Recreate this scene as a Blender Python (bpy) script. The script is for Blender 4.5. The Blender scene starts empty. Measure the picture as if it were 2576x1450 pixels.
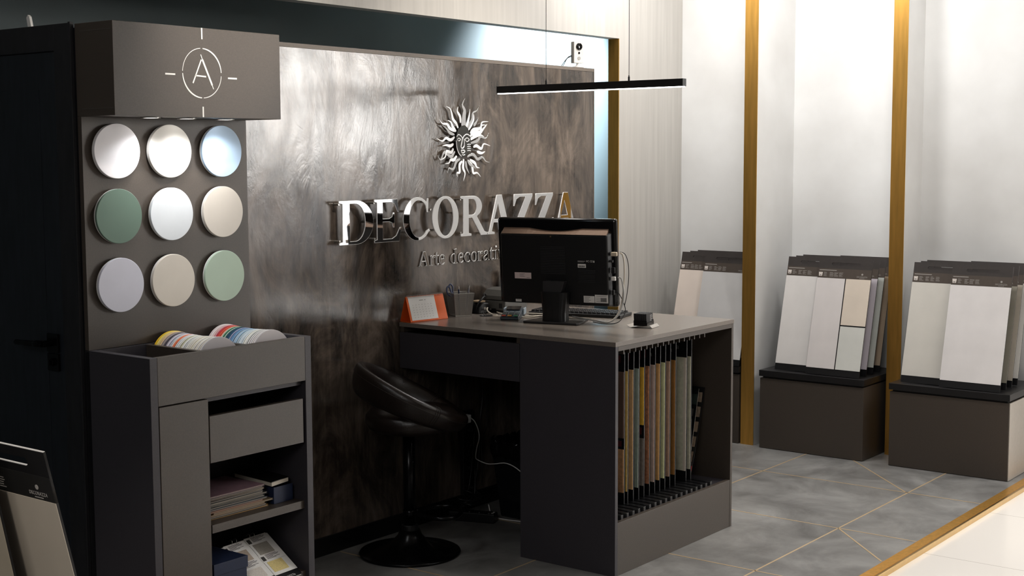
import bpy, bmesh, math, random
from mathutils import Vector, Matrix, Euler
random.seed(7)
C = bpy.context.scene.collection
PI = math.pi
R = math.radians

# ------------------------------------------------------------------ camera
cam_d = bpy.data.cameras.new('camera'); cam = bpy.data.objects.new('camera', cam_d); C.objects.link(cam)
cam_d.sensor_width = 36.0; cam_d.sensor_fit = 'HORIZONTAL'
cam_d.lens = 3457.59 / 2576 * 36.0
cam_d.clip_start = 0.05; cam_d.clip_end = 100
_yaw, _pit, _rol = R(52.38036), R(5.468958), R(-0.226993)
_f = Vector((math.sin(_yaw)*math.cos(_pit), math.cos(_yaw)*math.cos(_pit), -math.sin(_pit)))
_r = Vector((math.cos(_yaw), -math.sin(_yaw), 0)); _u = _r.cross(_f)
_c, _s = math.cos(_rol), math.sin(_rol)
_r, _u = _c*_r + _s*_u, -_s*_r + _c*_u
_m = Matrix((( _r.x, _u.x, -_f.x, 0), (_r.y, _u.y, -_f.y, 0), (_r.z, _u.z, -_f.z, 0), (0, 0, 0, 1)))
cam.matrix_world = Matrix.Translation((-4.26978, -3.90119, 1.59431)) @ _m
bpy.context.scene.camera = cam

# ------------------------------------------------------------------ view + world
sc = bpy.context.scene
sc.view_settings.view_transform = 'Standard'; sc.view_settings.look = 'None'
sc.view_settings.gamma = 1.0; sc.view_settings.use_curve_mapping = False
sc.view_settings.exposure = 0.0
w = bpy.data.worlds.new('world'); sc.world = w; w.use_nodes = True
w.node_tree.nodes['Background'].inputs[0].default_value = (0.9, 0.92, 1.0, 1)
w.node_tree.nodes['Background'].inputs[1].default_value = 0.14

# ------------------------------------------------------------------ lights
def area(name, loc, tgt, size, power, col=(1, 1, 1), size_y=None, spread=None):
    l = bpy.data.lights.new(name, 'AREA'); l.energy = power; l.color = col; l.size = size
    if size_y: l.shape = 'RECTANGLE'; l.size_y = size_y
    if spread: l.spread = R(spread)
    o = bpy.data.objects.new(name, l); C.objects.link(o); o.location = loc
    o.rotation_euler = (Vector(tgt) - Vector(loc)).to_track_quat('-Z', 'Y').to_euler()
    return o
def spot(name, loc, tgt, power, ang=60, blend=0.6, col=(1, 1, 1), rad=0.03):
    l = bpy.data.lights.new(name, 'SPOT'); l.energy = power; l.color = col
    l.spot_size = R(ang); l.spot_blend = blend; l.shadow_soft_size = rad
    o = bpy.data.objects.new(name, l); C.objects.link(o); o.location = loc
    o.rotation_euler = (Vector(tgt) - Vector(loc)).to_track_quat('-Z', 'Y').to_euler()
    return o
WARM = (1.0, 0.93, 0.84); NEUT = (1.0, 0.98, 0.96); COOL = (0.80, 0.92, 1.0)
# ceiling luminaires of the bays on the right
area('bay_light', (1.95, 0.02, 2.97), (2.75, 0.0, 1.3), 0.30, 13, NEUT)
area('bay_light', (1.80, -0.73, 2.97), (2.85, -0.73, 1.2), 0.30, 18, NEUT)
area('bay_light', (1.80, -1.50, 2.97), (2.85, -1.50, 1.2), 0.30, 19, NEUT)
area('wall_fill_light', (1.75, -0.55, 2.97), (1.75, 0.30, 1.6), 0.4, 16, NEUT)  # added lamp that brightens the middle wall
# shop ceiling spots towards the dark feature panel and header box, plus added desk and board spots
spot('ceiling_spot', (0.9, -1.7, 2.95), (0.80, 0.0, 1.95), 150, 46, 0.9, WARM, 0.04)
spot('ceiling_spot', (-0.35, -1.7, 2.95), (-0.5, 0.0, 2.0), 95, 44, 0.9, WARM, 0.04)
spot('ceiling_spot', (-0.9, -1.8, 2.95), (-1.36, -0.58, 2.02), 190, 26, 0.9, WARM, 0.04)
spot('ceiling_spot', (0.75, -1.15, 2.95), (0.62, -0.78, 0.9), 100, 40, 0.8, WARM, 0.04)  # extra spot added to brighten the desktop
spot('board_fill_spot', (-4.3, -2.6, 3.3), (-2.75, -1.5, 0.95), 150, 26, 0.7, WARM, 0.05)  # added spot that lifts the dark foreground board
# the mall hall in front (-Y side)
area('hall_light', (1.6, -4.6, 3.3), (1.6, -4.4, 0.0), 3.6, 80, NEUT, 2.2, 115)
area('hall_light', (-5.6, -3.4, 3.3), (-1.5, -1.6, 0.3), 2.0, 58, NEUT, 2.0)  # added fill lamp for the dark left faces and under the desk
area('hall_light', (3.6, -3.4, 3.3), (3.2, -2.9, 0.0), 2.4, 72, NEUT, 2.0, 140)
# cool light in the room behind the panel
spot('cool_spot', (3.1, 0.55, 2.55), (2.95, 1.3, 2.15), 400, 96, 0.55, COOL, 0.05)

# ------------------------------------------------------------------ materials
def srgb(h):
    h = h.lstrip('#'); v = [int(h[i:i+2], 16)/255 for i in (0, 2, 4)]
    return tuple((x/12.92 if x <= 0.04045 else ((x+0.055)/1.055)**2.4) for x in v)
MATS = {}
def mat(name, col, rough=0.5, metal=0.0, noise=0.0, scale=20.0, bump=0.0, stretch=(1, 1, 1), emit=0.0, spec=0.5, col2=None, detail=6, coat=0.0, alpha=None, rough2=None, anis=0):
    if name in MATS: return MATS[name]
    if isinstance(col, str): col = srgb(col)
    if isinstance(col2, str): col2 = srgb(col2)
    m = bpy.data.materials.new(name); m.use_nodes = True; nt = m.node_tree; N = nt.nodes; L = nt.links
    b = N['Principled BSDF']
    b.inputs['Base Color'].default_value = (*col, 1); b.inputs['Roughness'].default_value = rough
    b.inputs['Metallic'].default_value = metal; b.inputs['Specular IOR Level'].default_value = spec
    if coat: b.inputs['Coat Weight'].default_value = coat; b.inputs['Coat Roughness'].default_value = 0.08
    if emit: b.inputs['Emission Color'].default_value = (*col, 1); b.inputs['Emission Strength'].default_value = emit
    tc = N.new('ShaderNodeTexCoord'); mp = N.new('ShaderNodeMapping'); mp.inputs['Scale'].default_value = stretch
    L.new(tc.outputs['Object'], mp.inputs['Vector'])
    nz = N.new('ShaderNodeTexNoise'); nz.inputs['Scale'].default_value = scale; nz.inputs['Detail'].default_value = detail
    L.new(mp.outputs['Vector'], nz.inputs['Vector'])
    if noise or col2:
        rp = N.new('ShaderNodeValToRGB'); rp.color_ramp.elements[0].position = 0.3; rp.color_ramp.elements[1].position = 0.7
        c2 = col2 if col2 else tuple(min(1, x*(1+noise)) for x in col)
        c1 = col if col2 else tuple(x*(1-noise) for x in col)
        rp.color_ramp.elements[0].color = (*c1, 1); rp.color_ramp.elements[1].color = (*c2, 1)
        L.new(nz.outputs['Fac'], rp.inputs['Fac']); L.new(rp.outputs['Color'], b.inputs['Base Color'])
    if rough2 is not None:
        mr = N.new('ShaderNodeMapRange'); mr.inputs['From Min'].default_value = 0.35; mr.inputs['From Max'].default_value = 0.65
        mr.inputs['To Min'].default_value = rough; mr.inputs['To Max'].default_value = rough2
        L.new(nz.outputs['Fac'], mr.inputs['Value']); L.new(mr.outputs['Result'], b.inputs['Roughness'])
    if bump:
        bp = N.new('ShaderNodeBump'); bp.inputs['Strength'].default_value = bump; bp.inputs['Distance'].default_value = 0.002
        L.new(nz.outputs['Fac'], bp.inputs['Height']); L.new(bp.outputs['Normal'], b.inputs['Normal'])
    MATS[name] = m
    return m

def plaster_mat():
    """polished dark brown stucco, vertical trowel streaks, glossy"""
    m = bpy.data.materials.new('polished_dark_plaster'); m.use_nodes = True; nt = m.node_tree; N = nt.nodes; L = nt.links
    b = N['Principled BSDF']; tc = N.new('ShaderNodeTexCoord')
    def noise(scale, st, det=8, dist=0.0, rough=0.55):
        mp = N.new('ShaderNodeMapping'); mp.inputs['Scale'].default_value = st; L.new(tc.outputs['Object'], mp.inputs['Vector'])
        n = N.new('ShaderNodeTexNoise'); n.inputs['Scale'].default_value = scale; n.inputs['Detail'].default_value = det
        n.inputs['Distortion'].default_value = dist; n.inputs['Roughness'].default_value = rough
        L.new(mp.outputs['Vector'], n.inputs['Vector']); return n
    a = noise(2.9, (1.7, 1, 0.78), 12, 1.0, 0.68); s = noise(12, (2.6, 1, 0.22), 10, 0.3, 0.65); big = noise(3.0, (1.4, 1, 0.8), 8, 0.8, 0.65)
    mx = N.new('ShaderNodeMix'); mx.data_type = 'FLOAT'; mx.inputs[0].default_value = 0.24
    L.new(a.outputs['Fac'], mx.inputs[2]); L.new(s.outputs['Fac'], mx.inputs[3])
    rp = N.new('ShaderNodeValToRGB'); e = rp.color_ramp.elements
    e[0].position = 0.36; e[0].color = (0.013, 0.012, 0.011, 1); e[1].position = 0.64; e[1].color = (0.185, 0.146, 0.118, 1)
    k = e.new(0.45); k.color = (0.048, 0.038, 0.031, 1); k = e.new(0.53); k.color = (0.100, 0.078, 0.062, 1)
    L.new(mx.outputs[0], rp.inputs['Fac']); L.new(rp.outputs['Color'], b.inputs['Base Color'])
    mr = N.new('ShaderNodeMapRange'); mr.inputs['From Min'].default_value = 0.38; mr.inputs['From Max'].default_value = 0.62
    mr.inputs['To Min'].default_value = 0.05; mr.inputs['To Max'].default_value = 0.22
    L.new(big.outputs['Fac'], mr.inputs['Value']); L.new(mr.outputs['Result'], b.inputs['Roughness'])
    b.inputs['Specular IOR Level'].default_value = 0.6; b.inputs['Coat Weight'].default_value = 0.12; b.inputs['Coat Roughness'].default_value = 0.12
    hb = noise(6, (1.5, 1, 0.7), 12, 0.9, 0.66)
    bp = N.new('ShaderNodeBump'); bp.inputs['Strength'].default_value = 0.30; bp.inputs['Distance'].default_value = 0.0048
    L.new(hb.outputs['Fac'], bp.inputs['Height']); L.new(bp.outputs['Normal'], b.inputs['Normal'])
    return m
def floor_mat():
    m = bpy.data.materials.new('grey_stone_floor'); m.use_nodes = True; nt = m.node_tree; N = nt.nodes; L = nt.links
    b = N['Principled BSDF']; tc = N.new('ShaderNodeTexCoord')
    n = N.new('ShaderNodeTexNoise'); n.inputs['Scale'].default_value = 3.4; n.inputs['Detail'].default_value = 12; n.inputs['Roughness'].default_value = 0.68; n.inputs['Distortion'].default_value = 0.5
    L.new(tc.outputs['Object'], n.inputs['Vector'])
    rp = N.new('ShaderNodeValToRGB'); e = rp.color_ramp.elements
    e[0].position = 0.3; e[0].color = (0.095, 0.092, 0.088, 1); e[1].position = 0.72; e[1].color = (0.29, 0.285, 0.275, 1)
    L.new(n.outputs['Fac'], rp.inputs['Fac']); L.new(rp.outputs['Color'], b.inputs['Base Color'])
    n2 = N.new('ShaderNodeTexNoise'); n2.inputs['Scale'].default_value = 5; n2.inputs['Detail'].default_value = 6
    L.new(tc.outputs['Object'], n2.inputs['Vector'])
    mr = N.new('ShaderNodeMapRange'); mr.inputs['To Min'].default_value = 0.28; mr.inputs['To Max'].default_value = 0.5
    L.new(n2.outputs['Fac'], mr.inputs['Value']); L.new(mr.outputs['Result'], b.inputs['Roughness'])
    bp = N.new('ShaderNodeBump'); bp.inputs['Strength'].default_value = 0.08; L.new(n.outputs['Fac'], bp.inputs['Height'])
    L.new(bp.outputs['Normal'], b.inputs['Normal'])
    return m
def hall_tile_mat():
    m = bpy.data.materials.new('white_hall_tiles'); m.use_nodes = True; nt = m.node_tree; N = nt.nodes; L = nt.links
    b = N['Principled BSDF']; tc = N.new('ShaderNodeTexCoord')
    mp = N.new('ShaderNodeMapping'); mp.inputs['Location'].default_value = (-1.085, 2.45, 0); L.new(tc.outputs['Object'], mp.inputs['Vector'])
    br = N.new('ShaderNodeTexBrick'); br.offset = 0; br.inputs['Scale'].default_value = 1.0
    br.inputs['Brick Width'].default_value = 0.8; br.inputs['Row Height'].default_value = 0.8; br.inputs['Mortar Size'].default_value = 0.0015
    br.inputs['Color1'].default_value = (0.80, 0.76, 0.71, 1); br.inputs['Color2'].default_value = (0.77, 0.73, 0.68, 1); br.inputs['Mortar'].default_value = (0.35, 0.31, 0.27, 1)
    L.new(mp.outputs['Vector'], br.inputs['Vector']); L.new(br.outputs['Color'], b.inputs['Base Color'])
    b.inputs['Roughness'].default_value = 0.15
    return m
M_plaster = plaster_mat(); M_floor = floor_mat(); M_hall = hall_tile_mat()
M_lam = mat('graphite_laminate', '#473f38', 0.42, noise=0.10, scale=220, bump=0.05)
M_lamtop = mat('graphite_laminate_lit_top', '#776f68', 0.25, noise=0.08, scale=200, bump=0.03)  # lighter copy of the laminate: light on the desktop put into its colour
M_lamd = mat('graphite_laminate_shaded', '#38353a', 0.5, noise=0.10, scale=220, bump=0.05)  # darker laminate copy: shade on side and inner faces put into the colour
M_doorblk = mat('black_painted_wood', '#1c2026', 0.45, noise=0.25, scale=60, stretch=(1, 1, 0.15), bump=0.15)
M_doorfr = mat('black_painted_frame', '#1f1f22', 0.5, noise=0.25, scale=50, stretch=(1, 1, 0.2), bump=0.1)
M_grey = mat('brushed_grey_plaster', '#c2beb8', 0.6, noise=0.07, scale=14, stretch=(3, 3, 0.12), bump=0.15, detail=8)
M_white = mat('pale_grey_plaster', '#dcdbd9', 0.55, col2='#ededec', scale=2.2, detail=8, bump=0.1)
M_dark = mat('pale_teal_wall', '#737f82', 0.6, noise=0.05, scale=3)
M_ceil = mat('ceiling_paint', '#b4b2ae', 0.8, noise=0.03, scale=4)
M_brass = mat('brushed_brass', '#e0ac58', 0.38, 0.92, noise=0.12, scale=9, stretch=(6, 6, 0.5))
M_brassd = mat('brass_edge', '#d9b77d', 0.28, 1.0, noise=0.05, scale=30)
M_inlay = mat('brass_inlay', '#d8bd95', 0.35, 0.5, noise=0.06, scale=20)
M_chrome = mat('mirror_acrylic', '#e9e9ea', 0.025, 1.0, noise=0.01, scale=5)
M_edge = mat('bright_acrylic_edge', '#f6f6f6', 0.3, 0.1, noise=0.01, scale=5)
M_black = mat('black_plastic', '#0e0e10', 0.42, noise=0.1, scale=120, bump=0.03)
M_blackg = mat('black_gloss_plastic', '#0a0a0b', 0.08, noise=0.05, scale=30)
M_blackm = mat('black_metal', '#101012', 0.22, 0.6, noise=0.06, scale=30)
M_leather = mat('black_leather', '#1d1511', 0.33, noise=0.15, scale=160, bump=0.25)
M_silver = mat('silver_metal', '#b9b6b1', 0.3, 0.9, noise=0.05, scale=60)
M_whitep = mat('white_plastic', '#e9e7e4', 0.35, noise=0.02, scale=20)
M_paper = mat('white_paper', '#f0eeeb', 0.7, noise=0.02, scale=30)
M_ink = mat('printed_ink', '#403e3c', 0.6, noise=0.05, scale=90)
M_vinyl = mat('white_vinyl', '#efedea', 0.5, noise=0.02, scale=30)
M_navy = mat('navy_card', '#15223f', 0.55, noise=0.12, scale=90, bump=0.05)
M_glow = mat('led_diffuser', (1.0, 0.97, 0.92), 0.5, emit=13.0, noise=0.001, scale=3)
M_glowd = mat('downlight_lens', (1.0, 0.97, 0.94), 0.5, emit=9.0, noise=0.001, scale=3)

# ------------------------------------------------------------------ geometry helpers
class MB:
    def __init__(s): s.bm = bmesh.new()
    def box(s, x0, x1, y0, y1, z0, z1, M=None):
        vs = [Vector((x, y, z)) for z in (z0, z1) for x, y in ((x0, y0), (x1, y0), (x1, y1), (x0, y1))]
        if M: vs = [M @ v for v in vs]
        v = [s.bm.verts.new(p) for p in vs]
        for f in ((3, 2, 1, 0), (4, 5, 6, 7), (0, 1, 5, 4), (1, 2, 6, 5), (2, 3, 7, 6), (3, 0, 4, 7)): s.bm.faces.new([v[i] for i in f])
        return s
    def frustum(s, b, t, z0, z1):           # b,t = (x0,x1,y0,y1)
        q = lambda r, z: [Vector((r[0], r[2], z)), Vector((r[1], r[2], z)), Vector((r[1], r[3], z)), Vector((r[0], r[3], z))]
        v = [s.bm.verts.new(p) for p in q(b, z0) + q(t, z1)]
        for f in ((3, 2, 1, 0), (4, 5, 6, 7), (0, 1, 5, 4), (1, 2, 6, 5), (2, 3, 7, 6), (3, 0, 4, 7)): s.bm.faces.new([v[i] for i in f])
        return s
    def lathe(s, prof, n=48, M=None, cap=True):      # prof = [(r,z)]
        rings = []
        for r, z in prof:
            ring = []
            for i in range(n):
                a = 2*PI*i/n; p = Vector((r*math.cos(a), r*math.sin(a), z)); ring.append(s.bm.verts.new(M @ p if M else p))
            rings.append(ring)
        for a, b in zip(rings, rings[1:]):
            for i in range(n): s.bm.faces.new((a[i], a[(i+1) % n], b[(i+1) % n], b[i]))
        if cap:
            s.bm.faces.new(list(reversed(rings[0]))); s.bm.faces.new(rings[-1])
        return s
    def cyl(s, p0, p1, r, n=20, r1=None):
        p0, p1 = Vector(p0), Vector(p1); d = p1 - p0; q = d.to_track_quat('Z', 'Y').to_matrix().to_4x4()
        return s.lathe([(r, 0), (r if r1 is None else r1, d.length)], n, Matrix.Translation(p0) @ q)
    def tube(s, pts, r, n=10, closed=False, smooth=4):
        P = [Vector(p) for p in pts]
        if smooth > 1: P = catmull(P, smooth, closed)
        k = len(P); rings = []; prev = None
        for i in range(k):
            a = P[(i-1) % k] if (closed or i > 0) else P[0]; b = P[(i+1) % k] if (closed or i < k-1) else P[-1]
            t = (b - a).normalized()
            if prev is None: nrm = t.orthogonal().normalized()
            else:
                nrm = prev - t*prev.dot(t); nrm = nrm.normalized() if nrm.length > 1e-6 else t.orthogonal().normalized()
            prev = nrm; bi = t.cross(nrm)
            rr = r[min(len(r)-1, int(i/(k-1)*(len(r)-1)+.5))] if isinstance(r, (list, tuple)) else r
            rings.append([s.bm.verts.new(P[i] + nrm*math.cos(2*PI*j/n)*rr + bi*math.sin(2*PI*j/n)*rr) for j in range(n)])
        m = k if closed else k-1
        for i in range(m):
            A, B = rings[i], rings[(i+1) % k]
            for j in range(n): s.bm.faces.new((A[j], A[(j+1) % n], B[(j+1) % n], B[j]))
        if not closed: s.bm.faces.new(list(reversed(rings[0]))); s.bm.faces.new(rings[-1])
        return s
    def prism(s, poly, y0, y1, M=None):          # polygon in local xz, extruded along y
        a = [Vector((x, y0, z)) for x, z in poly]; b = [Vector((x, y1, z)) for x, z in poly]
        if M: a = [M @ v for v in a]; b = [M @ v for v in b]
        A = [s.bm.verts.new(v) for v in a]; B = [s.bm.verts.new(v) for v in b]; n = len(A)
        s.bm.faces.new(A); s.bm.faces.new(list(reversed(B)))
        for i in range(n): s.bm.faces.new((A[i], B[i], B[(i+1) % n], A[(i+1) % n]))
        return s
    def sweep(s, poly, z0, z1):           # polygon in xy, extruded up
        A = [s.bm.verts.new((x, y, z0)) for x, y in poly]; B = [s.bm.verts.new((x, y, z1)) for x, y in poly]; n = len(A)
        s.bm.faces.new(list(reversed(A))); s.bm.faces.new(B)
        for i in range(n): s.bm.faces.new((A[i], A[(i+1) % n], B[(i+1) % n], B[i]))
        return s
    def build(s, name, m, parent=None, bevel=0.0, smooth=False, seg=2, subsurf=0):
        bmesh.ops.recalc_face_normals(s.bm, faces=s.bm.faces)
        me = bpy.data.meshes.new(name); s.bm.to_mesh(me); s.bm.free(); me.materials.append(m)
        return link(name, me, parent, bevel, smooth, seg, subsurf)
def link(name, me, parent=None, bevel=0.0, smooth=False, seg=2, subsurf=0):
    o = bpy.data.objects.new(name, me); C.objects.link(o)
    if parent: o.parent = parent
    if smooth:
        for p in me.polygons: p.use_smooth = True
    if bevel:
        b = o.modifiers.new('bevel', 'BEVEL'); b.width = bevel; b.segments = seg; b.limit_method = 'ANGLE'; b.angle_limit = R(40)
    if subsurf:
        b = o.modifiers.new('sub', 'SUBSURF'); b.levels = subsurf; b.render_levels = subsurf
    if smooth:
        try:
            o.modifiers.new('wn', 'WEIGHTED_NORMAL') if bevel else None
        except Exception: pass
    return o
def catmull(P, k, closed=False):
    out = []; n = len(P); rng = n if closed else n-1
    for i in range(rng):
        p0 = P[(i-1) % n] if (closed or i > 0) else P[0]; p1 = P[i]; p2 = P[(i+1) % n]; p3 = P[(i+2) % n] if (closed or i+2 < n) else P[-1]
        for j in range(k):
            t = j/k
            out.append(0.5*((2*p1) + (-p0+p2)*t + (2*p0-5*p1+4*p2-p3)*t*t + (-p0+3*p1-3*p2+p3)*t**3))
    if not closed: out.append(P[-1])
    return out
def tag(o, label=None, cat=None, group=None, kind=None):
    if label: o['label'] = label
    if cat: o['category'] = cat
    if group: o['group'] = group
    if kind: o['kind'] = kind
    return o
def thing(name, label, cat, loc=(0, 0, 0), rot=(0, 0, 0), group=None):
    o = bpy.data.objects.new(name, None); C.objects.link(o); o.location = loc; o.rotation_euler = rot
    o.empty_display_size = 0.05
    return tag(o, label, cat, group)
def struct(o): o['kind'] = 'structure'; return o
def lab(o, t): o['label'] = t; return o
def box(name, m, parent, x0, x1, y0, y1, z0, z1, bevel=0.0, **k): return MB().box(x0, x1, y0, y1, z0, z1).build(name, m, parent, bevel, **k)
def curve_mesh(contours, t, bevel=0.0, grow=0.0):
    """flat outline with holes in xy, thickness t along z, returned as a mesh in xz (front towards -y)"""
    cu = bpy.data.curves.new('tmp', 'CURVE'); cu.dimensions = '2D'; cu.fill_mode = 'BOTH'; cu.extrude = max(t/2 - bevel, 1e-5)
    cu.bevel_depth = bevel; cu.bevel_resolution = 1
    if bevel or grow: cu.offset = grow - bevel
    for c in contours:
        sp = cu.splines.new('POLY'); sp.points.add(len(c)-1); sp.use_cyclic_u = True
        for p, (x, y) in zip(sp.points, c): p.co = (x, y, 0, 1)
    return _cm(cu)
def _cm(cu):
    o = bpy.data.objects.new('tmp', cu); C.objects.link(o); dg = bpy.context.evaluated_depsgraph_get()
    me = bpy.data.meshes.new_from_object(o.evaluated_get(dg)); bpy.data.objects.remove(o); bpy.data.curves.remove(cu)
    me.transform(Matrix.Rotation(PI/2, 4, 'X')); return me
def text_mesh(s, size, t=0.0003, align='LEFT'):
    cu = bpy.data.curves.new('tmp', 'FONT'); cu.body = s; cu.size = size; cu.extrude = t/2; cu.align_x = align; cu.resolution_u = 3
    return _cm(cu)
def outline(name, contours, t, m, parent=None, bevel=0.0, grow=0.0):
    me = curve_mesh(contours, t, bevel, grow); me.materials.clear(); me.materials.append(m); me.name = name
    return link(name, me, parent)
def text(name, s, size, m, parent, loc, t=0.0003, align='LEFT', sx=1.0):
    me = text_mesh(s, size, t, align); me.materials.clear(); me.materials.append(m)
    o = link(name, me, parent); o.location = loc; o.scale = (sx, 1, 1); return o
def arc(cx, cy, rx, ry, a0, a1, n=18):
    return [(cx+rx*math.cos(R(a0+(a1-a0)*i/n)), cy+ry*math.sin(R(a0+(a1-a0)*i/n))) for i in range(n+1)]

# ================================================================== SETTING
PY = -1.877
struct(box('floor', M_floor, None, -6.5, 6, PY+0.047, 5.0, -0.05, 0.0))
struct(box('floor', M_hall, None, -9, 14, -14, PY, -0.08, -0.022)).name = 'floor_hall'
struct(box('trim_1', M_brass, None, -6.5, 6, PY+0.001, PY+0.047, -0.05, 0.0006))
struct(box('trim_2', M_brassd, None, -6.5, 6, PY-0.012, PY+0.001, -0.05, 0.0006, 0.002))
# brass inlays of the stone floor
iw = 0.0035
def strip(n, a, b, wd=iw):
    a, b = Vector((*a, 0)), Vector((*b, 0)); d = (b-a).normalized(); q = Vector((-d.y, d.x, 0))*wd
    m = MB(); m.sweep([tuple((a-q)[:2]), tuple((b-q)[:2]), tuple((b+q)[:2]), tuple((a+q)[:2])], -0.002, 0.0007)
    return struct(m.build(n, M_inlay))
k = 3
for yv in (-0.723, -1.484): strip('trim_%d' % k, (-4.2, yv), (2.9, yv)); k += 1
for xv in (1.932, 1.154, 0.394, -0.38): strip('trim_%d' % k, (xv, -1.828), (xv, 0.34 if xv > 1.5 else -0.02)); k += 1
strip('trim_%d' % k, (2.48, -0.945), (1.926, -1.481)); k += 1
strip('trim_%d' % k, (1.151, -1.487), (0.80, -1.826)); k += 1
# walls
struct(box('wall_back', M_dark, None, -4.0, 5.0, 1.3, 1.4, 0, 3.0))
struct(box('wall_back_left', M_dark, None, -4.1, -4.0, 0.42, 1.4, 0, 3.0)); struct(box('wall_back_right', M_dark, None, 5.0, 5.1, 0.42, 1.4, 0, 3.0)); struct(box('wall_back_return', M_dark, None, 2.91, 5.0, 0.345, 0.415, 0, 3.0))  # unseen end walls, added to keep ambient light out of the back room
struct(box('wall_middle', M_grey, None, -4.0, 2.227, 0.345, 0.415, 2.245, 3.0))
struct(box('wall_middle_end', M_grey, None, 2.227, 2.91, 0.345, 0.415, 0, 3.0))
struct(box('trim_20', M_brass, None, 2.2215, 2.2268, 0.3452, 0.4148, 0, 2.244))
struct(box('wall_right', M_white, None, 2.91, 3.05, -2.6, 0.345, 0, 3.0))
struct(box('wall_right_fin', M_white, None, 2.463, 2.91, -0.388, -0.315, 0, 3.0))
struct(box('wall_right_fin', M_white, None, 2.673, 2.91, -1.138, -1.066, 0, 3.0))
struct(box('trim_21', M_brass, None, 2.459, 2.463, -0.391, -0.313, 0, 3.0))
struct(box('trim_22', M_brass, None, 2.669, 2.673, -1.141, -1.063, 0, 3.0))
struct(box('ceiling', M_ceil, None, -4.0, 5.0, -1.9, 1.4, 3.0, 3.1))
struct(box('ceiling_hall', M_ceil, None, -9, 14, -14, -1.9, 3.45, 3.55))
struct(box('wall_bulkhead', M_ceil, None, -4.0, 5.0, -1.96, -1.9, 2.75, 3.5))
# the hall opposite: a wall with lit shop windows (seen mirrored in the glossy plaster)
M_hw = mat('hall_wall_paint', '#7d756c', 0.7, noise=0.06, scale=3)
struct(box('wall_front', M_hw, None, -9, 14, -9.2, -9.0, -0.022, 3.45))
M_win = mat('lit_shop_window', (1.0, 0.97, 0.93), 0.4, emit=24.0, noise=0.001, scale=3)
M_win2 = mat('lit_shop_window_dim', (0.95, 0.96, 1.0), 0.4, emit=1.8, noise=0.001, scale=3)
M_wfr = mat('window_frame_metal', '#26241f', 0.4, noise=0.06, scale=20)
wi = 1
for x0 in (5.85, 7.8, 9.75, 11.7):
    f = struct(MB().box(x0, x0+1.9, -8.99, -8.94, 0.3, 0.36).box(x0, x0+1.9, -8.99, -8.94, 1.25, 1.6).box(x0, x0+1.9, -8.99, -8.94, 2.28, 2.44).box(x0, x0+1.9, -8.99, -8.94, 3.1, 3.2)
        .box(x0, x0+.06, -8.99, -8.94, 0.3, 3.2).box(x0+1.84, x0+1.9, -8.99, -8.94, 0.3, 3.2).build('window_%d' % wi, M_wfr))
    mw = M_win if wi in (1, 2) else M_win2
    box('pane', mw, f, x0+.06, x0+1.84, -8.985, -8.965, 2.44, 3.1); box('pane', mw, f, x0+.06, x0+1.84, -8.985, -8.965, 1.6, 2.28)
    box('pane', M_win2, f, x0+.06, x0+1.84, -8.985, -8.965, .36, 1.25); wi += 1
struct(box('wall_hall_right', M_hw, None, 13.9, 14, -9, -1.9, -0.022, 3.45))
struct(box('wall_hall_left', M_hw, None, -9, -8.9, -9, 5, -0.022, 3.45))

# storage room block at the left with its door
struct(MB().box(-1.82, -1.19, -0.40, 1.28, 0, 1.975).build('wall_left', M_doorfr))
fr = MB()
fr.box(-1.829, -1.8205, -0.391, -0.306, 0, 1.99).box(-1.829, -1.8205, -0.306, 1.28, 1.912, 1.99)
fr.box(-1.835, -1.822, -0.398, -0.388, 0, 1.992)
struct(fr.build('door_frame', M_doorfr, bevel=0.001)).name = 'trim_30'
door = struct(box('door_1', M_doorblk, None, -1.826, -1.8205, -0.3035, 0.58, 0.01, 1.909, 0.001))
box('door_panel', M_doorblk, door, -1.8275, -1.826, -0.22, 0.50, 0.12, 1.80, 0.0006)
hd = MB(); hd.box(-1.836, -1.8275, -0.283, -0.228, 1.006, 1.062)
hd.cyl((-1.83, -0.256, 1.034), (-1.872, -0.256, 1.034), 0.010)
hd.tube([(-1.868, -0.256, 1.034), (-1.872, -0.235, 1.034), (-1.873, -0.19, 1.032), (-1.873, -0.12, 1.031)], [0.0105, 0.0105, 0.009, 0.008], 12)
hd.build('door_handle', M_blackm, door, 0.001)
lk = MB(); lk.box(-1.836, -1.8275, -0.283, -0.228, 0.948, 1.001); lk.cyl((-1.83, -0.256, 0.975), (-1.845, -0.256, 0.975), 0.012); lk.box(-1.852, -1.84, -0.259, -0.253, 0.966, 0.984)
lk.build('door_lock', M_blackm, door, 0.001)
cl = MB(); cl.prism([(-0.012, 0), (0.006, 0), (0.012, 0.028), (0.004, 0.036), (-0.004, 0.03)], -0.004, 0.004, Matrix.Translation((-1.822, -0.18, 1.990)) @ Matrix.Rotation(PI/2, 4, 'Z'))
tag(cl.build('cable_clip', M_whitep), 'small white plastic clip standing on top of the black door frame', 'clip')

# ------------------------------------------------------------------ feature panel
fp = thing('feature_panel', 'tall brown polished plaster partition carrying the mirrored sign behind the desk', 'wall panel', (0, 0, 0))
box('panel_face', M_plaster, fp, -1.185, 1.464, 0.0, 0.012, 0.05, 2.012)
M_pedge = mat('panel_edge_laminate', '#6d645c', 0.5, noise=0.08, scale=150)
e = MB(); e.box(-1.185, 1.466, -0.0015, 0.058, 2.013, 2.029); e.box(1.4645, 1.472, -0.001, 0.058, 0, 2.029); e.box(-1.185, 1.464, 0.0125, 0.058, 0, 2.012)
e.build('panel_frame', M_pedge, fp)
box('baseboard', mat('black_baseboard', '#0b0b0c', 0.35, noise=0.1, scale=40), fp, -1.18, 1.464, -0.010, 0.0, 0, 0.075, 0.001)

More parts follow.
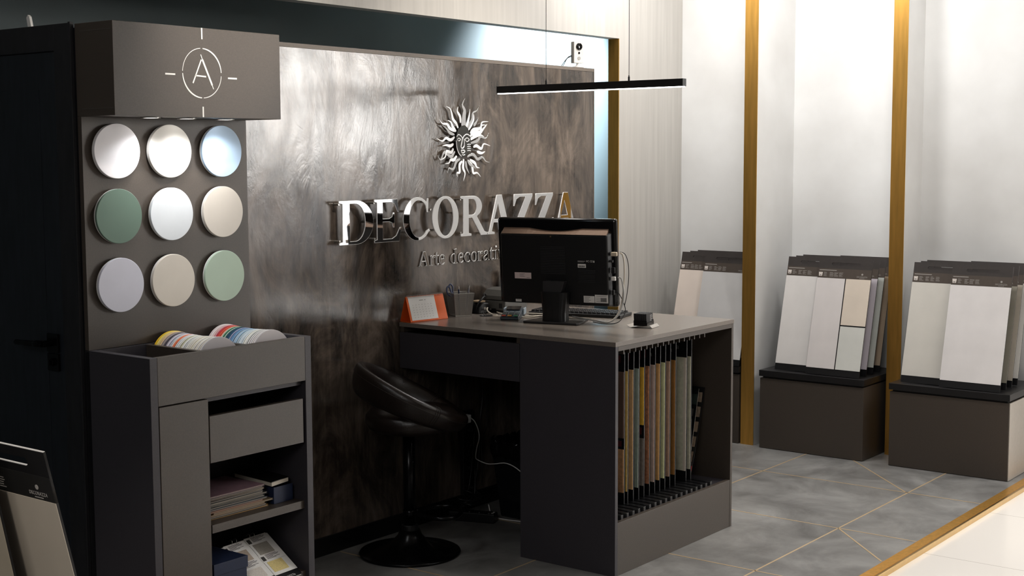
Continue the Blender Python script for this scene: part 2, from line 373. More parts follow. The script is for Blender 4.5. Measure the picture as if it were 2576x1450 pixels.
# ------------------------------------------------------------------ sign letters (unit cap height)
def stemserif(x, wd, y0=0.0, y1=1.0, s=0.07, h=0.045): return None
def G_A():
    return [[(0, 0), (0, .035), (.085, .06), (.40, 1.0), (.60, 1.0), (.93, .06), (1.0, .035), (1.0, 0), (.60, 0), (.60, .035), (.70, .06), (.625, .30), (.265, .30), (.185, .06), (.30, .035), (.30, 0)],
            [(.285, .37), (.60, .37), (.445, .80)]]
def G_D():
    return [[(0, 0), (0, .04), (.10, .06), (.10, .94), (0, .96), (0, 1.0), (.50, 1.0)] + arc(.50, .5, .50, .5, 90, -90, 24)[1:-1] + [(.50, 0)],
            [(.30, .06), (.30, .94), (.46, .94)] + arc(.46, .5, .31, .44, 90, -90, 20)[1:-1] + [(.46, .06)]]
def G_E():
    return [[(0, 0), (0, .04), (.10, .06), (.10, .94), (0, .96), (0, 1), (.86, 1), (.92, .70), (.88, .70), (.76, .90), (.62, .94), (.30, .94), (.30, .54), (.55, .54), (.66, .58), (.70, .68), (.74, .68), (.74, .34), (.70, .34), (.66, .45), (.55, .48), (.30, .48), (.30, .06), (.66, .06), (.82, .13), (.96, .32), (1.0, .32), (.92, 0)]]
def G_C():
    o = arc(.52, .5, .52, .52, 48, 322, 34); i = arc(.57, .5, .36, .46, 318, 42, 28)
    return [o + [(.975, .19), (.95, .235)] + i + [(.87, .66), (.91, .66), (.93, .98), (.89, .98)]]
def G_O():
    return [arc(.5, .5, .5, .52, 0, 345, 36), arc(.5, .5, .30, .47, 0, 345, 36)]
def G_R():
    return [[(0, 0), (0, .04), (.10, .06), (.10, .94), (0, .96), (0, 1), (.48, 1)] + arc(.48, .74, .34, .26, 80, -60, 14) + [(.62, .48), (.92, .08), (1.04, .04), (1.04, 0), (.78, 0), (.44, .46), (.30, .46), (.30, .06), (.40, .04), (.40, 0)],
            [(.30, .52), (.30, .94), (.44, .94)] + arc(.44, .73, .18, .21, 80, -80, 12) + [(.44, .52)]]
def G_Z():
    return [[(0, 0), (0, .05), (.62, .94), (.34, .94), (.18, .88), (.08, .70), (.04, .70), (.07, 1), (.94, 1), (.94, .95), (.32, .06), (.64, .06), (.82, .13), (.93, .32), (.97, .32), (.93, 0)]]
LET = [('D', G_D, -.375, -.180), ('E', G_E, -.172, -.012), ('C', G_C, .003, .170), ('O', G_O, .187, .362), ('R', G_R, .378, .565), ('A', G_A, .562, .742), ('Z', G_Z, .752, .908), ('Z', G_Z, .920, 1.072), ('A', G_A, 1.082, 1.262)]
sup = ['first letter of the big wall sign', 'between the D and the C on the wall sign', 'third letter of the big wall sign', 'between the C and the R on the wall sign', 'beside the round O on the wall sign', 'between the R and the first Z', 'right after the first A', 'just before the last A', 'last letter of the wall sign, above the monitor']
def mk_letter(name, ct, x0, wd, z0, h, t, yfront, label, group, studs=(), bev=0.0012):
    r = thing(name, label, 'letter', (x0, 0, z0), group=group)
    c2 = [[(x*wd, y*h) for x, y in c] for c in ct]
    face = outline('letter_face', c2, t, M_chrome, r, 0); face.location.y = yfront + t/2
    # bright polished edge: slightly larger outline behind the mirror face
    ed = outline('letter_edge', c2, t, M_edge, r, .0006, .0014); ed.location.y = yfront + t*.5 + .0007
    ed.scale = (1.0, 1, 1.0)
    for sx, sz in studs:
        m = MB(); m.cyl((sx*wd, -0.0005, sz*h), (sx*wd, yfront+t*2, sz*h), 0.005, 12); m.build('standoff', M_silver, r)
    return r
ST = {'D': [(.04, .93), (.06, .08), (.9, .5)], 'E': [(.05, .93), (.06, .08), (.9, .95)], 'C': [(.05, .7), (.12, .2), (.9, .9)], 'O': [(.0, .7), (.08, .2), (.98, .6)], 'R': [(.05, .93), (.06, .08), (.85, .05)], 'A': [(.5, .95), (.08, .03), (.9, .03)], 'Z': [(.5, .97), (.06, .04), (.9, .04)]}
for (ch, g, a, b), s in zip(LET, sup):
    ct = g(); wmax = max(p[0] for p in ct[0])
    mk_letter('sign_letter', ct, a, (b-a)/wmax, 1.246, 0.174, 0.004, -0.038, 'large mirrored capital letter %s, %s' % (ch, s), 'big mirrored letters on the wall sign', ST[ch])
# small letters: serif glyphs, x height .68
def rect(x0, y0, x1, y1): return [(x0, y0), (x1, y0), (x1, y1), (x0, y1)]
def s_e(): return [arc(.5, .34, .46, .36, 0, 330, 26)[0:1] + arc(.5, .34, .46, .36, 8, 325, 24) + arc(.55, .34, .27, .29, 318, 185, 12) + [(.28, .36), (.94, .36)], [(.30, .42), (.71, .42)] + arc(.50, .43, .2, .21, 10, 170, 8)]
def s_c(): return [arc(.5, .34, .46, .36, 40, 320, 24) + arc(.56, .34, .28, .30, 315, 60, 18) + [(.68, .50), (.84, .47)]]
def s_o(): return [arc(.5, .34, .48, .36, 0, 345, 26), arc(.5, .34, .26, .31, 0, 345, 22)]
def s_r(): return [[(0, 0), (0, .03), (.14, .05), (.14, .60), (0, .62), (0, .66), (.36, .69), (.40, .55), (.60, .68), (.92, .68), (.90, .50), (.66, .54), (.40, .44), (.40, .05), (.60, .03), (.60, 0)]]
def s_t(): return [[(.18, .62), (0, .60), (0, .65), (.20, .70), (.38, .88), (.46, .88), (.46, .68), (.95, .68), (.95, .62), (.46, .62), (.46, .14), (.60, .07), (.92, .12), (.95, .07), (.70, -.02), (.45, -.02), (.20, .10)]]
def s_d(): return [[(.70, 1.0), (.44, .98), (.44, .95), (.60, .92), (.60, .67)] + arc(.48, .34, .46, .36, 70, 290, 20) + [(.62, .06), (.66, -.01), (.95, 0), (.95, .04), (.82, .07), (.82, 1.02)], arc(.46, .34, .24, .30, 60, 300, 18) + [(.60, .12), (.60, .56)]]
def s_a(): return [[(.08, .48), (.25, .48), (.30, .60), (.42, .65), (.56, .60), (.58, .46), (.34, .38), (.12, .30), (.02, .16), (.10, .02), (.28, -.02), (.46, .02), (.60, .10), (.66, 0), (.95, .0), (.95, .04), (.82, .07), (.80, .50), (.70, .65), (.50, .70), (.25, .68), (.10, .60)], [(.58, .40), (.58, .16), (.46, .07), (.32, .07), (.26, .16), (.32, .28)]]
def s_i(): return [[(0, 0), (0, .03), (.30, .05), (.30, .60), (0, .62), (0, .66), (.70, .69), (.70, .05), (1, .03), (1, 0)], arc(.5, .92, .26, .075, 0, 330, 12)]
def s_v(): return [[(0, .68), (0, .64), (.10, .62), (.42, -.01), (.56, -.01), (.88, .62), (1, .64), (1, .68), (.66, .68), (.66, .64), (.76, .62), (.54, .18), (.34, .62), (.44, .64), (.44, .68)]]
def s_A(): return G_A()
SM = [('A', s_A, .131, .203, 'capital A starting the small tagline'), ('r', s_r, .205, .238, 'r after the capital A'), ('t', s_t, .241, .264, 't in the first word of the tagline'), ('e', s_e, .266, .306, 'e ending the first word of the tagline'),
      ('d', s_d, .343, .389, 'd starting the second word of the tagline'), ('e', s_e, .395, .434, 'e between the d and the c'), ('c', s_c, .439, .478, 'c in the middle of the tagline'), ('o', s_o, .484, .527, 'o in the middle of the tagline'), ('r', s_r, .531, .568, 'r after the round o'), ('a', s_a, .573, .616, 'a in the second word of the tagline'), ('t', s_t, .620, .648, 't in the second word of the tagline'), ('i', s_i, .654, .676, 'dotted i beside the monitor edge'), ('v', s_v, .682, .724, 'v half hidden behind the monitor')]
for ch, g, a, b, t in SM:
    ct = g(); x0 = min(p[0] for c in ct for p in c); x1 = max(p[0] for c in ct for p in c)
    r = thing('small_letter', 'small outlined chrome letter %s' % t, 'letter', (a, 0, 1.1255), group='small chrome letters under the big sign')
    c2 = [[((x-x0)*(b-a)/(x1-x0), y*0.064) for x, y in c] for c in ct]
    o = outline('letter_edge', c2, 0.004, M_edge, r, 0.0010); o.location.y = -0.006
    # recessed darker mirror inside the bright rim
    cx = sum(p[0] for p in c2[0])/len(c2[0]); cz = sum(p[1] for p in c2[0])/len(c2[0])
    M_in = mat('letter_inner_mirror', '#6b625a', 0.12, 1.0, noise=0.05, scale=9)
    def inset(c, d):
        n = len(c); A = sum(c[i][0]*c[(i+1) % n][1]-c[(i+1) % n][0]*c[i][1] for i in range(n)); sg = 1 if A > 0 else -1; out = []
        for i in range(n):
            p, q, s2 = Vector(c[i-1]), Vector(c[i]), Vector(c[(i+1) % n]); e1 = (q-p); e2 = (s2-q)
            if e1.length < 1e-7 or e2.length < 1e-7: out.append(c[i]); continue
            n1 = Vector((-e1.y, e1.x)).normalized()*sg; n2 = Vector((-e2.y, e2.x)).normalized()*sg; nn = (n1+n2)
            nn = nn.normalized()*d/max(0.45, math.sqrt(max(0, (1+n1.dot(n2))/2))) if nn.length > 1e-4 else n1*d
            out.append((q.x+nn.x, q.y+nn.y))
        return out
    c3 = [inset(c2[0], 0.0020)] + [inset(c, -0.0020) for c in c2[1:]] if ch not in 'i' else [inset(c2[0], 0.0015)]
    q = outline('letter_face', c3, 0.0006, M_in, r, 0); q.location.y = -0.0084
# ------------------------------------------------------------------ sun emblem
RAYS = [[(0.02, 0.214), (0.003, 0.187), (0.018, 0.162), (0.013, 0.13), (0.011, 0.09)], [(-0.109, 0.177), (-0.083, 0.168), (-0.072, 0.149), (-0.063, 0.123), (-0.041, 0.104), (-0.028, 0.084)], [(-0.028, 0.177), (-0.034, 0.158), (-0.016, 0.135), (-0.012, 0.107)], [(0.116, 0.187), (0.101, 0.164), (0.073, 0.152), (0.068, 0.126), (0.045, 0.096), (0.031, 0.076)], [(0.056, 0.169), (0.05, 0.14), (0.04, 0.111), (0.024, 0.082)], [(0.081, 0.148), (0.08, 0.123), (0.059, 0.096), (0.035, 0.073)], [(0.112, 0.131), (0.096, 0.112), (0.079, 0.095)], [(0.183, 0.116), (0.138, 0.112), (0.124, 0.086), (0.077, 0.079), (0.054, 0.062)], [(0.171, 0.1), (0.138, 0.098), (0.128, 0.071), (0.086, 0.068), (0.054, 0.047)], [(0.187, 0.065), (0.165, 0.042), (0.128, 0.048), (0.104, 0.03), (0.049, 0.018)], [(0.196, 0.007), (0.151, 0.016), (0.132, -0.005), (0.099, 0.007), (0.076, 0.001)], [(0.158, -0.018), (0.132, -0.025), (0.099, -0.018)], [(0.193, -0.067), (0.165, -0.061), (0.141, -0.043), (0.108, -0.052), (0.076, -0.031), (0.034, -0.041)], [(-0.099, 0.117), (-0.077, 0.109), (-0.064, 0.089), (-0.042, 0.069)], [(-0.156, 0.12), (-0.134, 0.102), (-0.104, 0.1), (-0.086, 0.083), (-0.051, 0.069)], [(-0.137, 0.096), (-0.108, 0.08), (-0.086, 0.063), (-0.055, 0.055)], [(-0.174, 0.039), (-0.135, 0.027), (-0.109, 0.04), (-0.078, 0.032), (-0.051, 0.046)], [(-0.136, 0.005), (-0.109, 0.009), (-0.083, 0.006), (-0.06, 0.015)], [(-0.169, -0.034), (-0.149, -0.054), (-0.123, -0.022), (-0.079, -0.04), (-0.052, -0.017)], [(-0.152, -0.056), (-0.119, -0.042), (-0.109, -0.017), (-0.079, -0.022), (-0.063, -0.005)], [(-0.119, -0.071), (-0.092, -0.068), (-0.079, -0.054), (-0.057, -0.054), (-0.038, -0.037)], [(-0.102, -0.114), (-0.093, -0.091), (-0.062, -0.094), (-0.043, -0.063), (-0.016, -0.051)], [(-0.037, -0.13), (-0.039, -0.112), (-0.021, -0.109), (-0.021, -0.077), (-0.003, -0.06)], [(0.003, -0.148), (0.015, -0.115), (0.002, -0.089), (0.007, -0.051)], [(0.049, -0.117), (0.029, -0.089), (0.023, -0.06)], [(0.128, -0.131), (0.103, -0.113), (0.075, -0.113), (0.066, -0.081), (0.039, -0.057)], [(0.119, -0.091), (0.098, -0.087), (0.085, -0.069), (0.052, -0.054)], [(0.089, -0.097), (0.075, -0.084), (0.052, -0.075), (0.034, -0.057)], [(0.154, 0.048), (0.128, 0.055), (0.086, 0.047), (0.053, 0.033)], [(0.175, 0.104), (0.152, 0.086), (0.114, 0.059), (0.058, 0.056)]]
sun = thing('sun_emblem', 'mirrored sun emblem with wavy rays around a face, above the big letters', 'emblem', (0.418, 0, 1.635))
for i, r in enumerate(RAYS):
    P = catmull([Vector((x, z, 0)) for x, z in r], 7); n = len(P); L_, R_ = [], []
    wide = 0.017 if i == 0 else 0.0070
    for j, p in enumerate(P):
        a = P[max(0, j-1)]; b = P[min(n-1, j+1)]; t = (b-a).normalized(); q = Vector((-t.y, t.x, 0))
        u = j/(n-1); wd = wide*(0.10+0.90*min(1, u*1.6))*(1.0 if u < .8 else 1-.5*(u-.8)/.2)
        if i == 0: wd = wide*(0.06+0.94*u)
        L_.append(tuple((p+q*wd)[:2])); R_.append(tuple((p-q*wd)[:2]))
    o = outline('ray', [L_ + R_[::-1]], 0.0036, M_edge if i % 3 else M_chrome, sun, 0.0007); o.location.y = -0.0135 - (i % 4)*0.0008
# the face: domed half mask, with brow, nose, lips and eyes
fc = [(-.047, .05), (-.050, .02), (-.045, -.005), (-.034, -.025), (-.018, -.037), (.002, -.043), (.022, -.036), (.040, -.020), (.050, .0), (.054, .025), (.050, .052), (.034, .085), (.012, .098), (-.012, .095), (-.034, .078)]
o = outline('face', [fc], 0.005, mat('mirror_dark_reflection', '#5b5b58', .06, 1.0, noise=.03, scale=9), sun, 0.0015); o.location.y = -0.0185  # mirror plate with its dark reflection put into the colour
fd = MB()
def line(pts, r): fd.tube([(x, -0.0215, z) for x, z in pts], r*1.15, 8, smooth=5)
line([(-.046, .046), (-.034, .056), (-.018, .050), (-.006, .040), (.004, .050), (.024, .058), (.046, .050)], .0022)
line([(-.008, .040), (-.012, .022), (-.018, .004), (-.012, -.004), (-.002, -.002), (.004, .006)], .0026)
line([(.004, .038), (.006, .020), (.006, .004)], .0018)
line([(-.042, .034), (-.032, .040), (-.020, .036), (-.030, .028), (-.042, .034)], .0016)
line([(.010, .034), (.024, .042), (.040, .034), (.024, .025), (.010, .034)], .0018)
line([(-.018, -.016), (-.010, -.012), (-.004, -.014), (.002, -.012), (.010, -.017)], .0022)
line([(-.016, -.019), (-.004, -.025), (.009, -.019)], .0022)
line([(-.010, -.031), (0, -.034), (.010, -.031)], .0018)
line([(-.049, .03), (-.044, -.004), (-.030, -.028), (-.014, -.039)], .0018)
for zz in (.012, .003, -.006, -.015): line([(.026, zz), (.040, zz+.002), (.050, zz)], .0016)
fd.build('facial_features', M_edge, sun, smooth=True)
m = MB()
for sx, sz in ((0, .04), (-.05, .03), (.06, .05), (0, -.06)): m.cyl((sx, 0, sz), (sx, -0.014, sz), .004, 10)
m.build('standoff', M_silver, sun)

# ------------------------------------------------------------------ security camera on the partition
cm = thing('security_camera', 'small white security camera standing on top of the dark partition', 'camera', (1.366, 0.028, 2.029), (0, 0, R(-22)))
MB().box(-.030, .030, -.014, .016, .022, .128).build('housing', M_whitep, cm, 0.004, seg=3)
m = MB(); m.lathe([(.032, 0), (.032, .004), (.012, .009), (.006, .016), (.006, .03)], 24); m.build('stand', M_whitep, cm, smooth=True)
m = MB(); m.lathe([(.0175, 0), (.0175, .003), (.014, .005), (.0135, .002), (.0, .0022)], 28, Matrix.Translation((0, -.0142, .103)) @ Matrix.Rotation(PI/2, 4, 'X')); m.build('lens', M_blackg, cm, smooth=True)
m = MB(); m.cyl((0, -.0140, .072), (0, -.0152, .072), .0055, 16); m.build('sensor', M_blackg, cm)
m = MB(); m.cyl((0, -.0140, .046), (0, -.0158, .046), .0085, 20); lab(m.build('ring_button', mat('grey_plastic', '#b4b2ae', .4, noise=.03, scale=20), cm), 'pale grey round ring')
m = MB(); m.tube([(-.03, .006, .06), (-.05, .006, .052), (-.075, .004, .028), (-.098, .0, .001)], .0018, 8); m.tube([(-.03, .008, .056), (-.056, .008, .044), (-.078, .006, .012), (-.090, .0, .001)], .0018, 8)
m.build('cable', M_black, cm, smooth=True)

# ================================================================== DISPLAY CABINET (left)
cb = thing('display_cabinet', 'tall graphite display cabinet with open top tray, drawer and shelves', 'cabinet', (0, 0, 0))
X0, X1, YF, YB, ZT = -1.823, -1.189, -0.708, -0.4225, 1.022
box('side_panel', M_lamd, cb, X0, X0+.026, YF, YB, 0, ZT, .0008)
box('side_panel', M_lamd, cb, X1-.026, X1, YF, YB, 0, ZT, .0008)
box('front_board', M_lam, cb, X0+.0265, X1-.0265, YF, YF+.020, 0.880, ZT, .0008)
dr = box('door', M_lam, cb, X0+.029, -1.6145, YF, YF+.018, 0.06, 0.876, .0008)
box('divider', M_lamd, cb, -1.6125, -1.5985, YF+.02, YB-.012, 0.06, .862)
box('tray_floor', M_lamd, cb, X0+.0265, X1-.0265, YF+.0205, YB-.013, .864, .876)
box('tray_divider', M_lam, cb, -1.625, -1.608, YF+.0205, YB-.013, .8765, ZT-.002, .0006)
box('tray_divider', M_lam, cb, -1.422, -1.404, YF+.0205, YB-.013, .8765, ZT-.008, .0006)
dw = MB(); dw.box(-1.6105, -1.228, YF, YF+.018, .680, .823)
dwo = dw.build('drawer', M_lam, cb, .0008)
bx = MB(); bx.box(-1.59, -1.58, YF+.0185, YB-.03, .70, .80).box(-1.25, -1.24, YF+.0185, YB-.03, .70, .80).box(-1.58, -1.25, YB-.04, YB-.03, .70, .80).box(-1.58, -1.25, YF+.0185, YB-.04, .70, .706)
bx.build('drawer_box', M_lamd, dwo)
box('shelf', M_lam, cb, -1.598, X1-.0265, YF+.015, YB-.013, .459, .485, .0006)
box('shelf', M_lam, cb, -1.598, X1-.0265, YF+.015, YB-.013, .226, .252, .0006)
box('back_board', M_lamd, cb, X0+.0265, X1-.0265, YB-.012, YB-.0005, 0.0, ZT-.001)
box('plinth', M_lamd, cb, X0+.0265, X1-.0265, YF+.03, YF+.045, 0, .058)
# backboard with the discs
box('wall_board', M_lam, cb, X0+.0005, X1-.0005, YB, YB+.018, ZT+.0005, 1.716)
hdx = thing('header_box', 'graphite header box with white circled letter emblem above the round samples', 'sign box', (0, 0, 0))
h = MB(); h.box(X0, X1+.006, -.583, -.4225+.018, 1.7165, 1.986); h.build('box_body', M_lam, hdx, .001)
# seams on the left end of the header
for z_ in (1.737, 1.962): box('edge_band', mat('edge_band', '#5a5550', .5, noise=.05, scale=90), hdx, X0-.0012, X0-.0002, -.5775, -.43, z_, z_+.0015)
# emblem (decal, vinyl)
def ring_seg(cx, cz, r, wd0, wd1, a0, a1, n=16):
    o = []; i_ = []
    for k_ in range(n+1):
        u = k_/n; a = R(a0+(a1-a0)*u); wd = wd0+(wd1-wd0)*math.sin(u*PI)
        o.append((cx+(r+wd)*math.cos(a), cz+(r+wd)*math.sin(a))); i_.append((cx+(r-wd)*math.cos(a), cz+(r-wd)*math.sin(a)))
    return o + i_[::-1]
def bar(a, b, wd):
    a, b = Vector(a), Vector(b); d = (b-a).normalized(); q = Vector((-d.y, d.x))*wd/2
    return [tuple(a+q), tuple(b+q), tuple(b-q), tuple(a-q)]
ex, ez, er = -1.502, 1.850, 0.0745
segs = [ring_seg(ex, ez, er, .0010, .0010, 94, 177), ring_seg(ex, ez, er, .0014, .0024, 3, 87), ring_seg(ex, ez, er, .0010, .0011, 273, 355), ring_seg(ex, ez, er, .0014, .0024, 182, 268),
        bar((-1.500, 1.986), (-1.500, 1.952), .005), bar((-1.5015, 1.749), (-1.5015, 1.7175), .005), bar((-1.641, 1.8425), (-1.604, 1.8425), .005), bar((-1.401, 1.839), (-1.365, 1.839), .005),
        bar((-1.504, 1.891), (-1.538, 1.819), .0045), bar((-1.500, 1.891), (-1.464, 1.815), .0062), bar((-1.506, 1.906), (-1.500, 1.891), .0028), bar((-1.4645, 1.816), (-1.459, 1.803), .0028), bar((-1.527, 1.842), (-1.487, 1.840), .0045)]
m = MB()
for s_ in segs: m.prism(s_, -.5838, -.5832)
m.build('emblem', M_vinyl, hdx)
for x in (-1.633, -1.497, -1.345):
    d = thing('downlight', 'small recessed downlight under the header box, %s' % {-1.633: 'nearest the black door', -1.497: 'middle of the three', -1.345: 'nearest the plaster wall'}[x], 'light', (x, -.50, 1.7165), group='downlights under the header box')
    m = MB(); m.lathe([(.030, -.0005), (.030, -.003), (.022, -.003), (.022, -.0005)], 28); m.build('bezel', M_silver, d)
    m = MB(); m.lathe([(.0215, -.0006), (.0215, -.0022)], 24); m.build('lens', M_glowd, d)
    l = bpy.data.lights.new('downlight_beam', 'SPOT'); l.energy = 4.2; l.spot_size = R(135); l.spot_blend = .7; l.shadow_soft_size = .02; l.color = (.97, .98, 1.0)
    lo = bpy.data.objects.new('downlight_beam', l); C.objects.link(lo); lo.location = (x, -.515, 1.712); lo.rotation_euler = (R(-4), 0, 0)
# round wall samples
DC = [('white', '#e9e6e8'), ('ivory', '#e8e4dc'), ('light blue', '#bdd6ee'), ('sage green', '#62796b'), ('cool white', '#dfe4e8'), ('cream', '#e0d8cc'), ('lavender white', '#d3d3de'), ('warm beige', '#ddd5c8'), ('mint green', '#b9cdb9')]
rows = ['top', 'middle', 'bottom']; cols = ['left', 'centre', 'right']
for i, (nm, hx) in enumerate(DC):
    x = (-1.714, -1.517, -1.311)[i % 3]; z = (1.615, 1.420, 1.212)[i//3]
    t = thing('round_sample', 'round %s sample disc, %s row %s on the graphite board' % (nm, rows[i//3], cols[i % 3]), 'disc', (x, YB, z), group='round colour samples on the board')
    RT = Matrix.Rotation(PI/2, 4, 'X')
    m = MB(); m.lathe([(.0815, .012), (.0822, .0135), (.0822, .0195), (.0812, .0205)], 72, RT)
    ms = mat('disc_'+nm.replace(' ', '_'), hx, .62, noise=.03, scale=12, bump=.1); m.build('disc_face', ms, t)
    m = MB(); m.lathe([(.0822, .0085), (.0822, .0119)], 64, RT); m.build('disc_rim', mat('disc_rim', '#e4e2de', .4, noise=.02, scale=10), t)
    m = MB(); m.lathe([(.02, .0003), (.02, .0084)], 20, RT); m.build('spacer', M_black, t)

# stacks of paint discs in the tray
ordn = ['front', 'second', 'third', 'fourth', 'fifth', 'sixth', 'seventh', 'eighth', 'ninth', 'tenth', 'eleventh', 'twelfth', 'thirteenth', 'fourteenth', 'fifteenth', 'sixteenth', 'seventeenth', 'eighteenth', 'nineteenth', 'twentieth', '21st', '22nd', '23rd', '24th', '25th', '26th', '27th', '28th', '29th', '30th', '31st', '32nd', '33rd', '34th', '35th', '36th']
S1 = [('lavender grey', '#b3adb0'), ('white', '#eceae8'), ('warm white', '#e6ddd0'), ('white', '#e9e7e4'), ('cream', '#e8dfcf'), ('cream', '#ece6da'), ('white', '#efece6'), ('ivory', '#e5e0d0'), ('cream', '#ece4cf'), ('ivory', '#efe9dc'), ('warm white', '#e8e4da'), ('ivory', '#e3dfd2'), ('white', '#f0eee8'), ('pale grey', '#d9d9d4'), ('white', '#efefec'), ('white', '#e9e9e6'), ('pale olive', '#d5d2ac'), ('ivory', '#e7e5d8'), ('pale grey', '#cfcfcd'), ('white', '#e9e9ea'), ('white', '#eaeaea'), ('orange', '#ee7a4e'), ('salmon', '#f0a384'), ('white', '#e6e6ea'), ('pale blue grey', '#cbd1da'), ('lavender', '#c9c3d0'), ('white', '#e5e2e6'), ('mauve grey', '#9a8f98'), ('dark grey', '#5d5a62'), ('taupe', '#b9a7a0'), ('grey', '#8c8789'), ('peach', '#e8c8a2'), ('sand', '#e0c896'), ('pale yellow', '#eedb8a'), ('yellow', '#f0d24e'), ('bright yellow', '#f3c92c')]
S2 = [('pinkish grey', '#c9c2c4'), ('white', '#edebe9'), ('rose white', '#e6dcdc'), ('white', '#efefef'), ('taupe', '#a59a9a'), ('white', '#ececea'), ('pale grey', '#dcdcd8'), ('white', '#efeeea'), ('ivory', '#eae8da'), ('white', '#e9edee'), ('pale blue', '#d2dfe8'), ('white', '#e2e9ec'), ('ice blue', '#c5d8e6'), ('pale blue', '#cfdde4'), ('light blue', '#a9c4da'), ('light blue', '#9fbbd2'), ('mist blue', '#bccbd6'), ('sky blue', '#8fb0cf'), ('blue', '#6c95bd'), ('steel blue', '#587fa6'), ('lavender', '#b0afcb'), ('deep blue', '#335b80'), ('petrol', '#2b5560'), ('navy', '#223c5c'), ('mint', '#bcd5c0'), ('green', '#4f8467'), ('pale green', '#cfe0cf'), ('salmon', '#e99a82'), ('coral', '#e8664e'), ('red', '#d24a42'), ('crimson', '#bd3b4a'), ('pink', '#e7a7ad'), ('pale rose', '#eccfcd'), ('pale pink', '#efdcd8'), ('white', '#eeeaea'), ('rose white', '#ecdcda')]
base_me = None
for cx, SS, nm in ((-1.534, S1, 'left'), (-1.321, S2, 'right')):
    for i, (cn, hx) in enumerate(SS):
        y = -.668 + i*.00625; dip = -.005*math.sin(min(1, i/35)*PI) + .003*i/35
        m = MB(); m.lathe([(.0815, -.0022), (.0825, -.0016), (.0825, .0016), (.0815, .0022)], 56, Matrix.Rotation(PI/2, 4, 'X'))
        o = m.build('paint_disc', mat('disc_paint_'+hx[1:], hx, .42, noise=.02, scale=12), None)
        o.location = (cx + .0015*math.sin(i*1.7), y, .9695 + dip + .0006*math.sin(i*2.3)); o.rotation_euler = (R(-3), 0, 0)
        w_ = ordn[i] + ' from the front'
        tag(o, '%s paint disc, %s, %s tray row' % (cn, 'frontmost' if i == 0 else 'rearmost' if i == 35 else w_, nm), 'disc', 'paint discs of the %s row in the tray' % nm)

# magazines on the shelf
MG = [('yellow ochre', '#c79a4a'), ('dark green', '#2a2b26'), ('tan', '#a98a66'), ('kraft brown', '#8f7a5a'), ('copper red', '#9c5a3a'), ('blue grey', '#3f4c56'), ('slate', '#333a3f'), ('pale grey', '#8d8c86'), ('dark grey', '#3a3a38'), ('moss grey', '#4b4d45'), ('dark slate', '#2c2f33'), ('beige', '#b7a18a'), ('charcoal', '#312b2b'), ('mauve', '#8c6f78')]
z = .4853
for i, (cn, hx) in enumerate(MG):
    th = .0048 if i not in (1, 9) else .0058
    xr = -1.345 + (.012 if i == 0 else .032 if i in (3,) else random.uniform(-.010, .012)); yf = -.648 + random.uniform(-.004, .004)
    t = thing('magazine', '%s magazine, %s from the bottom of the pile on the shelf' % (cn, ['lowest', 'second', 'third', 'fourth', 'fifth', 'sixth', 'seventh', 'eighth', 'ninth', 'tenth', 'eleventh', 'twelfth', 'thirteenth', 'fourteenth'][i]) if i else 'yellow ochre magazine at the very bottom of the pile on the shelf', 'magazine', (xr, yf, z), (0, 0, R(random.uniform(-1.5, 1.5))), 'magazines piled on the cabinet shelf')
    mm = mat('magazine_'+hx[1:], hx, .4, noise=.15, scale=40)
    box('cover', mm, t, -.243, 0, 0, .19, 0, .0008); box('cover', mm, t, -.243, 0, 0, .19, th-.0008, th)
    box('pages', mat('page_edges', '#8f8578', .7, noise=.15, scale=300, stretch=(1, 1, 12)), t, -.241, -.002, .002, .188, .0008, th-.0008)
    z += th + .0003
nb = thing('navy_box', 'open navy blue card box on the cabinet shelf beside the magazine pile', 'box', (-1.312, -.654, .4853), (0, 0, R(0)))
m = MB(); m.box(0, .083, 0, .003, 0, .054).box(0, .003, .003, .17, 0, .054).box(.080, .083, .003, .17, 0, .050).box(.003, .080, .167, .17, 0, .054).box(.003, .080, .003, .167, 0, .002); m.build('box_body', M_navy, nb, .0006)
bk = thing('sample_book', 'dark covered thick sample book lying tilted on the navy box', 'book', (-1.318, -.650, .5435), (R(3), R(-3), R(2)))
m = MB(); m.box(.002, .076, 0, .17, 0, .013); m.build('pages', mat('page_block', '#c9c0b2', .7, noise=.12, scale=500, stretch=(.2, .2, 3)), bk)
box('cover', mat('black_cover', '#151412', .35, noise=.1, scale=30), bk, 0, .078, -.001, .172, .0131, .0151)
nb2 = thing('lidded_box', 'large dark navy lidded box on the lowest cabinet shelf', 'box', (-1.592, -.688, .2523))
box('box_body', M_navy, nb2, .002, .133, .003, .20, 0, .085, .0006); box('lid', M_navy, nb2, 0, .136, 0, .203, .070, .1065, .001)
# ring-bound sample binder leaning in the bottom shelf
bd = thing('sample_binder', 'open ring binder of plaster swatches with black cover, lowest cabinet shelf', 'binder', (-1.443, -.700, .2535), (R(36), 0, R(4)))
M_swc = mat('binder_cover', '#121114', .35, noise=.1, scale=30)
box('cover', M_swc, bd, 0, .206, 0, .175, 0, .003)
MBp = lambda n_, c_, x0, x1, y0, y1, z0=.0032, dz=.0008: box(n_, c_, bd, x0, x1, y0, y1, z0, z0+dz)
MBp('sheet', M_paper, .006, .100, .016, .176); MBp('sheet', M_paper, .102, .206, .012, .176)
for n_, c_, r_ in (('swatch', '#d9d2ca', (.010, .078, .022, .062)), ('swatch', '#e3d090', (.112, .178, .024, .068)), ('swatch', '#b8a898', (.010, .078, .096, .140)), ('swatch', '#a39d93', (.112, .178, .098, .146))):
    lab(MBp(n_, mat('swatch_'+c_[1:], c_, .6, noise=.12, scale=200, bump=.3), *r_, z0=.0041), {'#d9d2ca': 'off white plaster swatch', '#e3d090': 'yellow plaster swatch', '#b8a898': 'brown grey plaster swatch', '#a39d93': 'grey plaster swatch'}[c_])
